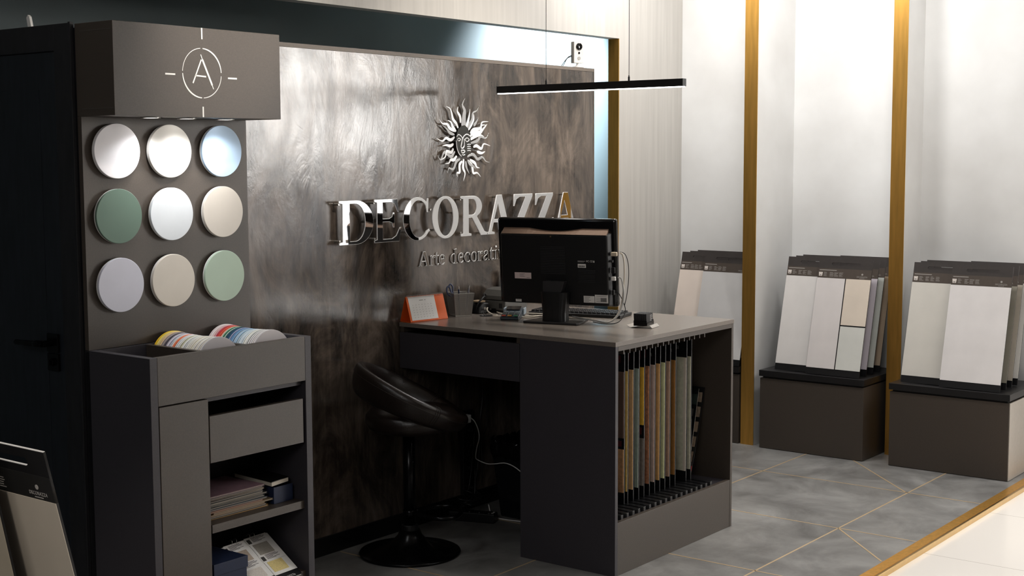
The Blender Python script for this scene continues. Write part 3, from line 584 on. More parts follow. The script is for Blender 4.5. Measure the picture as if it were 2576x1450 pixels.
for (x, y) in ((-.004, .064), (.098, .070), (-.006, .142), (.098, .148)):
    tb = MBp('tab_sheet', M_paper, x, x+.100, y, y+.030, z0=.0052, dz=.0006)
    m = MB(); m.box(x+.004, x+.019, y+.004, y+.022, .0059, .0062).build('printed_mark', M_ink, tb)
    m = MB()
    for j in range(6): m.box(x+.026, x+.026+(.05, .06, .055, .03, .058, .04)[j], y+.025-j*.0036, y+.0265-j*.0036, .0059, .0062)
    m.build('printed_text', M_ink, tb)
m = MB()
for x in (.040, .060, .120, .140): m.tube([(x, .170, .004), (x, .176, .016), (x, .184, .016), (x, .188, .004)], .0009, 6)
m.build('binder_rings', M_silver, bd, smooth=True)
box('spine_strip', M_swc, bd, 0, .206, -.0125, 0, 0, .0030)
box('page_edge', M_paper, bd, .0, .206, -.0125, 0, -.0052, -.0002)
me = text_mesh('ТИЧНОСТЬ • ИННОВАЦИОННОСТЬ', .0098, .0002); me.transform(Matrix.Rotation(-PI/2, 4, 'X')); me.materials.clear(); me.materials.append(M_vinyl)
o = link('cover_text', me, bd); o.location = (.010, -.0095, .0032); o.scale = (1.0, 1, 1)
M_redt = mat('red_print', '#b8402c', .5, noise=.1, scale=30)
m = MB(); 
for j in range(3): m.box(.186+j*.005, .189+j*.005, .024, .058-j*.007, .0032, .0035)
m.build('printed_mark', M_redt, bd)

# ================================================================== DESK
dk = thing('desk', 'graphite reception desk with sample rack built into its end', 'desk', (0, 0, 0))
W_, L_d = .914, 1.10
box('tabletop', M_lamtop, dk, -.002, W_, -L_d, -.0115, .8825, .900, .0008)
box('top_rail', M_lam, dk, .0185, .8955, -L_d+.001, -.66, .8645, .882, .0006)
box('side_panel', M_lamd, dk, -.001, .018, -L_d+.001, -.649, 0, .882, .0008)
box('side_panel', M_lam, dk, .896, W_-.001, -L_d+.001, -.0115, 0, .882, .0008)
box('inner_panel', M_lamd, dk, .0185, .8955, -.665, -.650, 0, .864)
box('rack_floor', M_lamd, dk, .0185, .8955, -L_d+.022, -.6655, .188, .204)
box('plinth_panel', M_lam, dk, .0185, .8955, -L_d+.002, -L_d+.0215, 0, .206, .0008)
box('drawer', M_lamd, dk, -.001, .017, -.646, -.012, .707, .859, .0008)
m = MB(); m.box(.10, .80, -.63, -.03, .72, .73).box(.10, .112, -.63, -.03, .73, .82).box(.788, .80, -.63, -.03, .73, .82); m.box(.018, .10, -.63, -.615, .72, .845).box(.018, .10, -.045, -.03, .72, .845)
m.build('drawer_box', M_lamd, dk)
for y0_, y1_ in ((-.030, -.012), (-.649, -.628)): box('drawer_bracket', M_lam, dk, .006, .10, y0_, y1_, .8595, .882)
SLX = [.078, .120, .161, .202, .242, .283, .324, .365, .405, .445, .487, .527, .568, .608, .650, .691]
for i, x in enumerate(SLX):
    box('slot_rail', M_lam, dk, x-.003, x+.003, -1.085, -.70, .846, .864)
for i in range(18):
    x = .090 + .0405*i; m = MB()
    m.sweep([(x-.029, -.70), (x-.029, -1.062), (x-.020, -1.080), (x-.004, -1.080), (x, -1.050), (x, -.70)], .2042, .2222)
    m.build('slot_divider', M_black, dk, .0015)
m = MB(); m.box(.02, .894, -.690, -.675, .8465, .8635).box(.02, .894, -.6995, -.69, .2042, .235); m.build('slot_stop', M_black, dk)
g_ = MB(); g_.lathe([(.030, .9002), (.030, .9022), (.024, .9022), (.022, .9003)], 28, Matrix.Translation((.395, -.165, 0))); g_.build('cable_grommet', M_black, dk)
# boards in the rack: x of the near edge, colours
EX = [.216, .242, .283, .323, .362, .403, .444, .483, .523, .562, .605, .694, .733]
BC = [('brown ribbed', '#5b463a', '#b98e63'), ('golden', '#c59a55', None), ('peach', '#cf9468', None), ('grey green', '#7f8a7f', None), ('mustard yellow', '#c8902c', '#6f675f'), ('speckled rust brown', '#8a5c40', None), ('pinkish grey', '#a08b80', None), ('orange tan', '#c48d58', None), ('cream', '#d3bc8c', None), ('taupe', '#9a7d68', None), ('ochre brown', '#7d5524', None), ('wide sage grey', '#9b9a88', None), ('narrow sage grey', '#9a9886', None)]
for i, (x, (cn, c1, c2)) in enumerate(zip(EX, BC)):
    pos = 'first board from the desk corner' if i == 0 else ['', 'second', 'third', 'fourth', 'fifth', 'sixth', 'seventh', 'eighth', 'ninth', 'tenth', 'eleventh', 'twelfth', 'last upright'][i] + ' board in the desk rack'
    t = thing('rack_board', '%s sample board, %s' % (cn, pos), 'sample board', (x-.0015, -1.0, .2385), group='upright sample boards in the desk rack')
    box('board_core', M_black, t, -.0015, .0035, 0, .295, -.015, .595)
    ms = mat('rack_'+c1[1:], tuple(min(.95, v*1.9+.01) for v in srgb(c1)), .6, noise=.35 if 'speckled' in cn else .12, scale=90 if 'speckled' in cn else 60, bump=.3, stretch=(1, 1, .1) if 'ribbed' in cn else (1, 1, 1))
    if c2:
        box('sample_surface', ms, t, -.0045, -.0016, .002, .293, .250 if i == 0 else .280, .514)
        lab(box('sample_surface', mat('rack_'+c2[1:], tuple(min(.95, v*1.6) for v in srgb(c2)), .6, noise=.2, scale=90, bump=.3), t, -.0045, -.0016, .002, .293, .0315, .205 if i == 0 else .225), 'lower sample in a second colour')
        lab(box('label_block', mat('dark_red_label', '#5e1f22', .5, noise=.05, scale=30), t, -.0032, -.0016, .012, .05, .215 if i == 0 else .240, .238 if i == 0 else .268), 'dark red label')
    else:
        box('sample_surface', ms, t, -.0045, -.0016, .002, .293, .0315, .514)
    if i in (0, 2, 4, 5): lab(box('label_block', mat('dark_red_label', '', .5), t, -.0030, -.0016, .018, .040, .548, .578), 'dark red label')
    if i in (6, 8, 10, 11):
        o = text('header_text', 'volsta', .030, mat('grey_print', '#8d8c8a', .6, noise=.02, scale=20), t, (0, 0, 0), .0003)
        o.rotation_euler = (0, 0, -PI/2); o.location = (-.0019, {6: .085, 8: .092, 10: .088, 11: .108}[i], .548)
    if i == 11: lab(box('board_edge', mat('cream_edge', '#d9cdbd', .5, noise=.03, scale=20), t, -.0062, -.0046, .0, .012, .0315, .514), 'cream coloured board edge')
# leaning brochures at the rack's right
br = thing('leaning_brochure', 'dark catalogue of small brick swatches leaning in the desk rack', 'brochure', (.748, -.974, .2245), (0, R(13.5), 0))
box('pages', M_black, br, 0, .004, 0, .21, 0, .385)
m = MB()
for j in range(6):
    for q in range(2): m.box(-.0012, -.0001, .012+q*.10, .095+q*.10, .040+j*.045, .072+j*.045)
lab(m.build('swatch_grid', mat('grey_brick_swatch', '#55524e', .6, noise=.3, scale=60), br), 'grid of dark grey brick swatches')
box('cover', mat('brochure_cover', '#cfc6b8', .5, noise=.05, scale=20), br, .0041, .0050, 0, .21, 0, .385)
box('header_panel', mat('green_print', '#2f3a35', .5, noise=.1, scale=20), br, -.0010, -.0001, .0, .21, .315, .360)
text('cover_text', 'one', .026, mat('grey_print', '', .5), br, (-.0013, .075, .325)).rotation_euler = (0, 0, -PI/2)
br2 = thing('curved_brochure', 'curved dark catalogue with red corner bulging beside the leaning catalogue', 'brochure', (.765, -.978, .2265), (0, R(17.5), 0))
m = MB(); pts = [(.0 + .009*math.sin(PI*u/12), .0325*u) for u in range(13)]
m.prism([(x, z) for x, z in pts] + [(x+.0035, z) for x, z in reversed(pts)], 0, .20); m.build('pages', M_black, br2)
m = MB()
for j in range(5):
    a = pts[2+j*2]; b = pts[3+j*2]; m.prism([(a[0]-.0008, a[1]), (b[0]-.0008, b[1]+.012), (b[0]-.0001, b[1]+.012), (a[0]-.0001, a[1])], .006, .055)
lab(m.build('swatch_grid', mat('tan_brick_swatch', '#8b7a68', .6, noise=.3, scale=60), br2), 'column of tan brick swatches')
lab(MB().prism([(-.001, .02), (.0045, .055), (.0050, .055), (.0005, .02)], .0, .03).build('corner_mark', mat('red_corner', '#c02a26', .5, noise=.03, scale=20), br2), 'red corner mark')

# ------------------------------------------------------------------ bar stool
st = thing('bar_stool', 'black padded bar stool with round ring backrest in front of the desk', 'stool', (-.225, -.259, 0), (0, 0, math.atan2(-.79, .61)))
m = MB(); m.lathe([(.203, .0005), (.206, .006), (.203, .011), (.16, .016), (.11, .028), (.075, .048), (.050, .075), (.040, .098)], 64); m.build('base', M_blackm, st, smooth=True)
m = MB(); m.lathe([(.030, .096), (.034, .098), (.034, .116), (.030, .120)], 40); m.build('collar', M_black, st, smooth=False)
m = MB(); m.lathe([(.0245, .118), (.0245, .30), (.0245, .502)], 32); m.build('column', M_blackm, st, smooth=True)
m = MB(); m.lathe([(.0255, .155), (.0275, .157), (.0275, .178), (.0255, .18)], 32); 
m.tube([(.02, .02, .168), (.06, .06, .168), (.12, .10, .168), (.175, .09, .168), (.20, .05, .168), (.207, 0, .168), (.20, -.05, .168), (.175, -.09, .168), (.12, -.10, .168), (.06, -.06, .168), (.02, -.02, .168)], .0095, 12)
m.build('footrest', M_blackm, st, smooth=True)
m = MB(); m.tube([(.01, -.03, .49), (.015, -.05, .46), (.012, -.055, .42), (.018, -.058, .392)], .003, 8); m.cyl((.018, -.058, .392), (.02, -.060, .384), .005); m.build('height_lever', M_blackm, st, smooth=True)
m = MB(); m.lathe([(.0, .500), (.10, .501), (.150, .508), (.178, .522), (.188, .542), (.186, .570), (.165, .592), (.10, .602), (.001, .604)], 56, Matrix.Translation((.015, 0, 0)), cap=False); m.build('seat', M_leather, st, smooth=True)
# ring backrest: oval band, tilted down to the front
m = MB(); nseg, nc = 72, 20; rings = []
SR = Matrix.Rotation(R(25), 3, 'Y') @ Matrix.Rotation(R(-3), 3, 'X')
for i in range(nseg):
    a = 2*PI*i/nseg; ca, sa = math.cos(a), math.sin(a)
    hh = .050 - .010*ca; ww = .034 + .004*ca          # half height, half width
    rx, ry = .212, .196; ctr = Vector((rx*ca, ry*sa, 0)); nrm = Vector((ca*ry, sa*rx, 0)).normalized()
    ring = []
    for j in range(nc):
        b = 2*PI*j/nc; cb_, sb = math.cos(b), math.sin(b)
        cx_ = math.copysign(abs(cb_)**.8, cb_)*ww; cz_ = math.copysign(abs(sb)**.8, sb)*hh
        p = ctr + nrm*(cx_ + .30*cz_) + Vector((0, 0, cz_))
        p = SR @ p + Vector((.0, 0, .626)); ring.append(m.bm.verts.new(p))
    rings.append(ring)
for i in range(nseg):
    A, B = rings[i], rings[(i+1) % nseg]
    for j in range(nc): m.bm.faces.new((A[j], A[(j+1) % nc], B[(j+1) % nc], B[j]))
bkr = m.build('backrest', M_leather, st, smooth=True)
M_seam = mat('seam_thread', '#2b2521', .5, noise=.05, scale=50)
m = MB()
def ringpt(a, b, off=0.001):
    ca, sa = math.cos(a), math.sin(a); hh = .052 - .010*ca + off; ww = .034 + .004*ca + off
    cb_, sb = math.cos(b), math.sin(b); ctr = Vector((.212*ca, .196*sa, 0)); nrm = Vector((ca*.196, sa*.212, 0)).normalized()
    cx_ = math.copysign(abs(cb_)**.8, cb_)*ww; cz_ = math.copysign(abs(sb)**.8, sb)*hh
    return SR @ (ctr + nrm*(cx_ + .30*cz_) + Vector((0, 0, cz_))) + Vector((0, 0, .626))
for a0 in (-60, 60):
    for da in (-2.2, 0, 2.2): m.tube([ringpt(R(a0+da), R(b)) for b in range(-20, 190, 15)], .0011, 5, smooth=2)
m.tube([ringpt(R(a), R(18)) for a in range(0, 360, 10)], .0011, 5, closed=True, smooth=2)
m.build('seam', M_seam, bkr, smooth=True)

# ------------------------------------------------------------------ pendant lamp
pl = thing('pendant_lamp', 'slim black linear pendant lamp hanging on two wires over the desk', 'lamp', (.45, -.6575, 1.863))
box('lamp_bar', M_black, pl, -.014, .014, -.4635, .4635, .003, .033, .001)
box('diffuser', M_glow, pl, -.011, .011, -.460, .460, 0, .0031)
for yy in (-.2055, .2075):
    m = MB(); m.cyl((0, yy, .033), (0, yy, .049), .004, 14).cyl((0, yy, .049), (0, yy, .055), .0025, 10); m.build('wire_clamp', M_black, pl)
    m = MB(); m.cyl((0, yy, .054), (0, yy, 1.137), .0012, 8); m.build('wire', M_black, pl)

# ------------------------------------------------------------------ all-in-one computer on the desk
mo = thing('computer_monitor', 'black all-in-one computer monitor standing with its back to the room', 'monitor', (.42, -.545, .9003), (0, 0, math.atan2(-.973, .232)))
m = MB(); m.sweep([(-.120, -.118), (.118, -.118), (.125, -.105), (.100, .070), (-.100, .070), (-.125, -.105)], 0, .009); m.build('base', M_black, mo, .0025)
m = MB()
lo_ = [(-.053, -.085), (.053, -.085), (.050, -.028), (-.050, -.028)]
for i, (sx, z0) in enumerate(((1.0, .008), (.98, .05), (1.08, .10), (1.15, .130))): pass
prof = [(1.0, .009), (.99, .045), (1.08, .09), (1.17, .130)]
rings = []
for sx, z0 in prof:
    rr = []
    for i in range(28):
        a = 2*PI*i/28; x = math.copysign(abs(math.cos(a))**.45, math.cos(a))*.053*sx; y = -.055 + math.copysign(abs(math.sin(a))**.45, math.sin(a))*.030*(1.05)
        rr.append(m.bm.verts.new((x, y, z0)))
    rings.append(rr)
for A, B in zip(rings, rings[1:]):
    for i in range(28): m.bm.faces.new((A[i], A[(i+1) % 28], B[(i+1) % 28], B[i]))
m.bm.faces.new(rings[-1]); m.bm.faces.new(list(reversed(rings[0])))
m.build('neck', M_black, mo, smooth=False)
m = MB(); m.prism([(-.050, .120), (.030, .120), (.046, .176), (-.050, .176)], -.075, -.035); m.build('hinge_plate', mat('dark_grey_plastic', '#28272a', .5, noise=.05, scale=60), mo, .002)
box('hinge_clip', M_silver, mo, -.052, -.049, -.087, -.085, .034, .040); 
MT = Matrix.Translation((-.012, 0, .065)) @ Matrix.Rotation(R(5), 4, 'X')
# casing and bezel (tilted so the screen looks slightly up)
def mbox(n_, mt_, x0, x1, y0, y1, z0, z1, bev=0, par=mo, **k):
    o = MB().box(x0, x1, y0, y1, z0, z1, MT).build(n_, mt_, par, bev, **k); return o
bz = mbox('bezel', M_blackg, -.268, .268, .004, .034, .004, .372, .011, seg=4)
mbox('screen', M_blackg, -.250, .250, .0342, .0348, .03, .350)
m = MB(); vs = []
def hull(b, t, y0, y1):      # rectangular frustum along y in MT space
    a = [MT @ Vector((x, y0, z)) for x, z in ((b[0], b[2]), (b[1], b[2]), (b[1], b[3]), (b[0], b[3]))]; c = [MT @ Vector((x, y1, z)) for x, z in ((t[0], t[2]), (t[1], t[2]), (t[1], t[3]), (t[0], t[3]))]
    A = [m.bm.verts.new(v) for v in a]; B = [m.bm.verts.new(v) for v in c]
    m.bm.faces.new(A); m.bm.faces.new(list(reversed(B)))
    for i in range(4): m.bm.faces.new((A[i], B[i], B[(i+1) % 4], A[(i+1) % 4]))
hull((-.240, .240, .014, .308), (-.250, .250, .008, .318), -.030, .006); m.build('rear_casing', M_black, mo, .006, seg=3)
m = MB()
# bronze-grey sloping shoulder above the casing, with a central dip
A_ = [(-.243, .3095), (.243, .3095)]; top = [(-.236, .331)] + [(-.12+.024*i, .331-.012*math.sin(PI*i/10)) for i in range(11)] + [(.236, .331)]
pts_b = [MT @ Vector((x, -.029, .3095)) for x, _ in top]; pts_t = [MT @ Vector((x, .004, z)) for x, z in top]; pts_u = [MT @ Vector((x, .006, .300)) for x, _ in top]
Vb = [m.bm.verts.new(v) for v in pts_b]; Vt = [m.bm.verts.new(v) for v in pts_t]; Vu = [m.bm.verts.new(v) for v in pts_u]
for i in range(len(top)-1):
    m.bm.faces.new((Vb[i], Vb[i+1], Vt[i+1], Vt[i])); m.bm.faces.new((Vt[i], Vt[i+1], Vu[i+1], Vu[i])); m.bm.faces.new((Vu[i], Vu[i+1], Vb[i+1], Vb[i]))
m.bm.faces.new((Vb[0], Vt[0], Vu[0])); m.bm.faces.new((Vb[-1], Vu[-1], Vt[-1]))
lab(m.build('casing_shoulder', mat('bronze_plastic', '#8d7463', .4, .2, noise=.04, scale=60), mo), 'bronze grey sloping shoulder')
M_groove = mat('vent_slats', '#2a2a2d', .45, noise=.05, scale=60)
m = MB()
for j in range(17): m.box(-.058, .052, -.0322, -.0302, .143+j*.0070, .1458+j*.0070, MT)
m.build('vent_slats', M_groove, mo); m = MB()
for j in range(8): m.box(.110, .184, -.0322, -.0302, .112+j*.0070, .1148+j*.0070, MT)
m.build('vent_slats', M_groove, mo)
m = MB(); m.box(-.193, -.192, -.0318, -.0302, .016, .052, MT).box(-.193, -.128, -.0318, -.0302, .0505, .052, MT).box(-.193, -.128, -.0318, -.0302, .016, .0175, MT)
m.build('port_cover', M_groove, mo); m = MB(); m.box(.113, .114, -.0318, -.0302, .014, .062, MT).box(.113, .235, -.0318, -.0302, .0605, .062, MT).box(.113, .235, -.0318, -.0302, .014, .0155, MT); m.build('port_cover', M_groove, mo)
m = MB(); m.cyl(MT @ Vector((-.010, -.030, .300)), MT @ Vector((-.010, -.0318, .300)), .0032, 14); m.build('screw', mat('brass_screw', '#b89870', .3, .9, noise=.03, scale=20), mo)
def sticker(n_, x0, x1, z0, z1, lines, mt_=M_paper, dk_=M_ink, bars=None, label=None):
    s_ = mbox(n_, mt_, x0, x1, -.0308, -.0301, z0, z1)
    if label: lab(s_, label)
    m = MB(); h_ = z1-z0
    for j, (a, b) in enumerate(lines): m.box(x0+(x1-x0)*a, x0+(x1-x0)*b, -.0311, -.0308, z1-h_*(.22+.62*j/max(1, len(lines)-1))-.0006, z1-h_*(.22+.62*j/max(1, len(lines)-1))+.0006, MT)
    if bars:
        for j in range(bars[2]):
            x = x0+(x1-x0)*(bars[0]+(bars[1]-bars[0])*j/bars[2]); m.box(x, x+(.0012 if j % 3 else .0022), -.0311, -.0308, z0+h_*.15, z0+h_*.62, MT)
    m.build('printed_text', dk_, s_)
sticker('licence_sticker', -.180, -.104, .118, .144, [(.30, .62), (.30, .55), (.30, .60), (.72, .92)], mat('pink_white_label', '#ecd9d8', .5, noise=.02, scale=20), label='pinkish white licence sticker')
sticker('service_sticker', -.180, -.153, .018, .029, [(.15, .85)])
sticker('rating_sticker', .130, .178, .026, .054, [(.1, .6), (.1, .5), (.1, .65), (.1, .5)])
sticker('rating_sticker', .180, .238, .026, .062, [(.1, .9), (.08, .5), (.1, .8), (.1, .9)], bars=(.45, .9, 12))
sticker('barcode_sticker', .108, .144, .172, .188, [], bars=(.12, .88, 11))
o = text('approval_text', 'FC CE', .011, M_vinyl, mo, (0, 0, 0)); o.matrix_local = MT @ Matrix.Translation((.146, -.0306, .196))
o = text('model_text', 'All-in-one PC', .0048, M_vinyl, mo, (0, 0, 0)); bpy.data.objects.remove(o)
m = MB(); m.box(.108, .142, -.0308, -.0302, .1995, .2007, MT).box(.108, .136, -.0308, -.0302, .1955, .1963, MT).box(.178, .182, -.0308, -.0302, .195, .203, MT).build('printed_lines', M_vinyl, mo)
# plugs on the monitor's side
sp = MB(); sp.box(.2505, .276, -.020, -.006, .222, .238, MT); lab(sp.build('video_plug', mat('beige_plug', '#c8b9a4', .4, noise=.03, scale=20), mo, .002), 'beige plug')
sp = MB(); sp.box(.2505, .268, -.022, -.010, .120, .136, MT); lab(sp.build('network_plug', M_whitep, mo, .0015), 'white plug')
sp = MB(); sp.box(.2505, .262, -.024, -.008, .060, .080, MT).box(.2505, .266, -.020, -.010, .150, .175, MT).box(.2505, .258, -.022, -.006, .195, .205, MT); sp.build('power_plug', M_black, mo, .0015)
def world_from_mo(v): return Matrix.Translation(mo.location) @ Euler(mo.rotation_euler).to_matrix().to_4x4() @ Vector(v)
M_cabw = mat('cream_cable', '#cfc6b8', .4, noise=.03, scale=20); M_cabg = mat('grey_cable', '#a8a7a4', .4, noise=.03, scale=20); M_cabb = mat('black_cable', '#0d0d0e', .35, noise=.03, scale=20)
def cable(pts, r, mt_, label): 
    m = MB(); m.tube(pts, r, 10, smooth=6); return tag(m.build('cable', mt_, None, smooth=True), label, 'cable')
Wm = lambda x, y, z: tuple(world_from_mo((x, y, z)))
cable([Wm(0.2642, .000, .295), Wm(0.2747, .002, .290), Wm(0.2818, .004, .255), Wm(0.2829, .002, .18), Wm(0.2785, -.010, .10), Wm(0.2636, -.030, .04), Wm(0.2200, -.04, .0095), Wm(0.1300, -.02, .0175), Wm(0.0500, -.012, .017), Wm(-.03, .0, .0165), Wm(-.09, .02, .0165), Wm(-.16, .045, .004), Wm(-.24, .05, .0045), Wm(-.33, .03, .0045)], .0032, M_cabw, 'cream cable looping down the right side of the monitor to the desktop')
cable([Wm(0.2580, -.008, .193), Wm(0.2708, -.004, .192), Wm(0.2807, -.006, .16), Wm(0.2851, -.01, .12), Wm(0.2818, -.018, .08), Wm(0.2692, -.035, .04), Wm(0.2350, -.05, .012), Wm(0.1700, -.030, .013), Wm(0.0600, -.020, .026)], .003, M_cabg, 'grey cable leaving the white plug on the monitor side')
cable([Wm(0.2642, .002, .300), Wm(0.2829, .012, .290), Wm(0.2967, .012, .25), Wm(0.2994, .010, .19), Wm(0.2928, .006, .12), Wm(0.2857, .0, .08)], .0016, M_cabb, 'thin black cable arching widest beside the monitor')
cable([Wm(0.2620, -.006, .13), Wm(0.2774, -.002, .10), Wm(0.2895, .0, .06), Wm(0.2840, -.02, .03), Wm(0.2664, -.045, .010), Wm(0.2200, -.06, .006), Wm(0.1700, -.062, .012)], .0018, M_cabb, 'thin black cable curling low by the right of the monitor base')
cable([(.500, -.140, .906), (.47, -.185, .906), (.455, -.25, .9045), (.47, -.32, .904), (.52, -.38, .904), (.57, -.36, .904), (.555, -.31, .904), (.50, -.31, .912), (.485, -.37, .9155), (.49, -.42, .9165)], .0026, M_cabw, 'cream cable looping behind the card terminal')
cable([(.506, -.10, .915), (.47, -.11, .925), (.44, -.135, .915), (.43, -.17, .904), (.425, -.20, .903)], .003, M_cabw, 'white cable arching from the printer to the desktop')
cable([(.43, -.135, .903), (.405, -.14, .918), (.385, -.155, .915), (.380, -.165, .902)], .002, M_cabb, 'black cable arching into the desk grommet')

# keyboard
kb = thing('keyboard', 'black keyboard lying on the desk behind the monitor base', 'keyboard', (.665, -.475, .9003), (0, 0, math.atan2(-.973, .232)))
MB().box(-.215, .215, -.075, .075, 0, .014).build('keyboard_body', M_black, kb, .003)
m = MB()
for j in range(6):
    for i in range(20): m.frustum((-.205+i*.0205, -.188+i*.0205, -.066+j*.0222, -.048+j*.0222), (-.203+i*.0205, -.190+i*.0205, -.064+j*.0222, -.050+j*.0222), .0141, .022)
m.build('keys', mat('dark_keys', '#1d1d1f', .4, noise=.05, scale=50), kb)
# card holder
ch = thing('card_holder', 'bent steel card holder with black business cards on the desk end', 'card holder', (.460, -.930, .9003), (0, 0, R(12)))
ch.scale = (.88, .88, .95)
m = MB(); p_ = [(-.062, .001), (-.050, .012), (-.034, .009), (0, .006), (.030, .003), (.045, .001), (.062, .010)]
m.prism([(y, z) for y, z in p_] + [(y, z+.0015) for y, z in reversed(p_)], -.050, .050, Matrix.Rotation(PI/2, 4, 'Z')); m.build('holder_plate', M_silver, ch)
m = MB(); m.box(-.046, -.044, -.034, .030, .009, .032).box(.044, .046, -.034, .030, .009, .032).box(-.046, .046, -.036, -.034, .009, .024); m.build('holder_clip', M_blackm, ch)
for i in range(12):
    o = box('business_card', mat('black_card', '#17171a', .45, noise=.1, scale=50), None, -.043, .043, -.0016, .0016, 0, .050, .0004)
    o.matrix_world = Matrix.Translation(ch.location) @ Matrix.Rotation(R(12), 4, 'Z') @ Matrix.Diagonal((.88, .88, .95, 1)) @ Matrix.Translation((0, -.031+i*.0052, .0105)) @ Matrix.Rotation(R(-4 if i % 2 else -2), 4, 'X')
    tag(o, ('black business card with white print, frontmost in the steel holder' if i == 0 else 'black business card, %s from the front in the steel holder' % ordn[i]), 'business card', 'business cards in the steel holder')
    if i == 0:
        tx = MB()
        for j, (a, b) in enumerate(((0, .026), (0, .030), (0, .020), (0, .028), (.0, .016))): tx.box(.006+a, .006+b, -.00185, -.0016, .040-j*.0055, .0412-j*.0055)
        tx.build('printed_text', M_vinyl, o)
# card terminal
ct = thing('card_terminal', 'dark blue grey card payment terminal with coloured keys on the desk', 'card terminal', (.325, -.345, .9003), (0, 0, math.atan2(.46, .89)))
m = MB(); m.prism([(0, 0), (.165, 0), (.168, .016), (.15, .040), (.10, .034), (.0, .014), (-.004, .006)], -.040, .040); m.build('terminal_body', mat('slate_plastic', '#2b363f', .4, noise=.05, scale=50), ct, .004, seg=3)
m = MB(); SL = Matrix.Rotation(-math.atan2(.020, .10), 4, 'Y')
def key(n_, x, y, hx, lb=None):
    k_ = MB().box(x-.006, x+.006, y-.0085, y+.0085, .0155, .0185, SL).build(n_, mat('key_'+hx[1:], hx, .4, noise=.03, scale=20), ct, .001)
    if lb: lab(k_, lb)
key('key', .012, .026, '#d8452c', 'red key'); key('key', .012, 0, '#e09a35', 'orange key'); key('key', .012, -.026, '#3fa078', 'green key')
for r_ in range(3):
    for c_ in (.026, 0, -.026): key('key', .030+r_*.017, c_, '#5c6a6c')
MB().box(.092, .140, -.030, .030, .0158, .0172, Matrix.Translation((0, 0, .002)) @ SL).build('display', M_blackg, ct)
MB().box(.105, .162, -.046, -.0405, .012, .040).box(.105, .162, .0405, .046, .012, .040).build('side_grip', mat('grey_blue_plastic', '#8f9aa3', .35, noise=.03, scale=40), ct, .002)
# calendar
cal = thing('desk_calendar', 'orange spiral desk calendar with a white month page', 'calendar', (.010, -.036, .9003), (0, 0, R(-7)))
M_or = mat('orange_card', '#e8641c', .45, noise=.03, scale=40)
WC, HC, DC_ = .212, .108, .034
def cpanel(n_, mt_, x0, x1, u0, u1, side, off, th=.0012):   # side -1 = front face
    # point along slope u 0..1 from bottom to top
    def P(x, u, o): 
        y = side*DC_*(1-u); nn = Vector((0, side*HC, DC_)).normalized(); return Vector((x, y, HC*u)) + nn*o
    m = MB(); v = [m.bm.verts.new(P(x, u, o)) for o in (off, off+th) for x, u in ((x0, u0), (x1, u0), (x1, u1), (x0, u1))]
    for f in ((0, 1, 2, 3), (7, 6, 5, 4), (0, 1, 5, 4), (1, 2, 6, 5), (2, 3, 7, 6), (3, 0, 4, 7)): m.bm.faces.new([v[i] for i in f])
    return m.build(n_, mt_, cal)
cpanel('stand', M_or, 0, WC, .02, .985, -1, 0); cpanel('stand', M_or, 0, WC, .02, .985, 1, 0)
m = MB(); m.box(0, WC, -DC_, DC_, 0, .0014); m.build('stand', M_or, cal)
pg = cpanel('month_page', M_paper, .010, .158, .07, .97, -1, .0014, .0008)
m = MB()
def CP(x, u, o): 
    nn = Vector((0, -HC, DC_)).normalized(); return Vector((x, -DC_*(1-u), HC*u)) + nn*o
def cell(x, u, wx, wu):
    v = [m.bm.verts.new(CP(a, b, .0024)) for a, b in ((x, u), (x+wx, u), (x+wx, u+wu), (x, u+wu))]; m.bm.faces.new(v)
cell(.070, .80, .022, .03); cell(.098, .80, .008, .03)
for r_ in range(6):
    for c_ in range(7): cell(.028+c_*.017, .64-r_*.095, .0035, .020)
m.build('printed_dates', mat('grey_ink', '#a9a6a2', .6, noise=.03, scale=20), pg)
pg2 = cpanel('month_page', M_paper, .004, .205, .07, .97, 1, .0014, .0008)
m = MB()
for i in range(30): m.tube([(.006+i*.0069, -.006, HC*.93), (.006+i*.0069, -.004, HC*1.03), (.006+i*.0069, .004, HC*1.03), (.006+i*.0069, .006, HC*.93)], .0008, 5, smooth=2)
m.build('spiral', M_silver, cal, smooth=True)
text('cover_text', '2020', .009, mat('light_orange', '#f08a4a', .5, noise=.02, scale=20), cal, (0, 0, 0)); bpy.data.objects.remove(bpy.data.objects['cover_text.002'] if 'cover_text.002' in bpy.data.objects else cal.children[-1])
# pen cup
def mesh_mat():
    m = bpy.data.materials.new('wire_mesh'); m.use_nodes = True; nt = m.node_tree; N = nt.nodes; L = nt.links; b = N['Principled BSDF']
    b.inputs['Base Color'].default_value = (.50, .48, .45, 1); b.inputs['Metallic'].default_value = .85; b.inputs['Roughness'].default_value = .35
    tc = N.new('ShaderNodeTexCoord'); sx = N.new('ShaderNodeSeparateXYZ'); L.new(tc.outputs['Object'], sx.inputs[0])
    ad = N.new('ShaderNodeMath'); ad.operation = 'ADD'; L.new(sx.outputs['X'], ad.inputs[0]); L.new(sx.outputs['Y'], ad.inputs[1])
    outs = []
    for src in ((ad, 0), (sx, 2)):
        mu = N.new('ShaderNodeMath'); mu.operation = 'MULTIPLY'; mu.inputs[1].default_value = 420; L.new(src[0].outputs[src[1]], mu.inputs[0])
        fr_ = N.new('ShaderNodeMath'); fr_.operation = 'FRACT'; L.new(mu.outputs[0], fr_.inputs[0])
        g = N.new('ShaderNodeMath'); g.operation = 'LESS_THAN'; g.inputs[1].default_value = .48; L.new(fr_.outputs[0], g.inputs[0]); outs.append(g)
    mx = N.new('ShaderNodeMath'); mx.operation = 'MAXIMUM'; L.new(outs[0].outputs[0], mx.inputs[0]); L.new(outs[1].outputs[0], mx.inputs[1])
    L.new(mx.outputs[0], b.inputs['Alpha']); return m
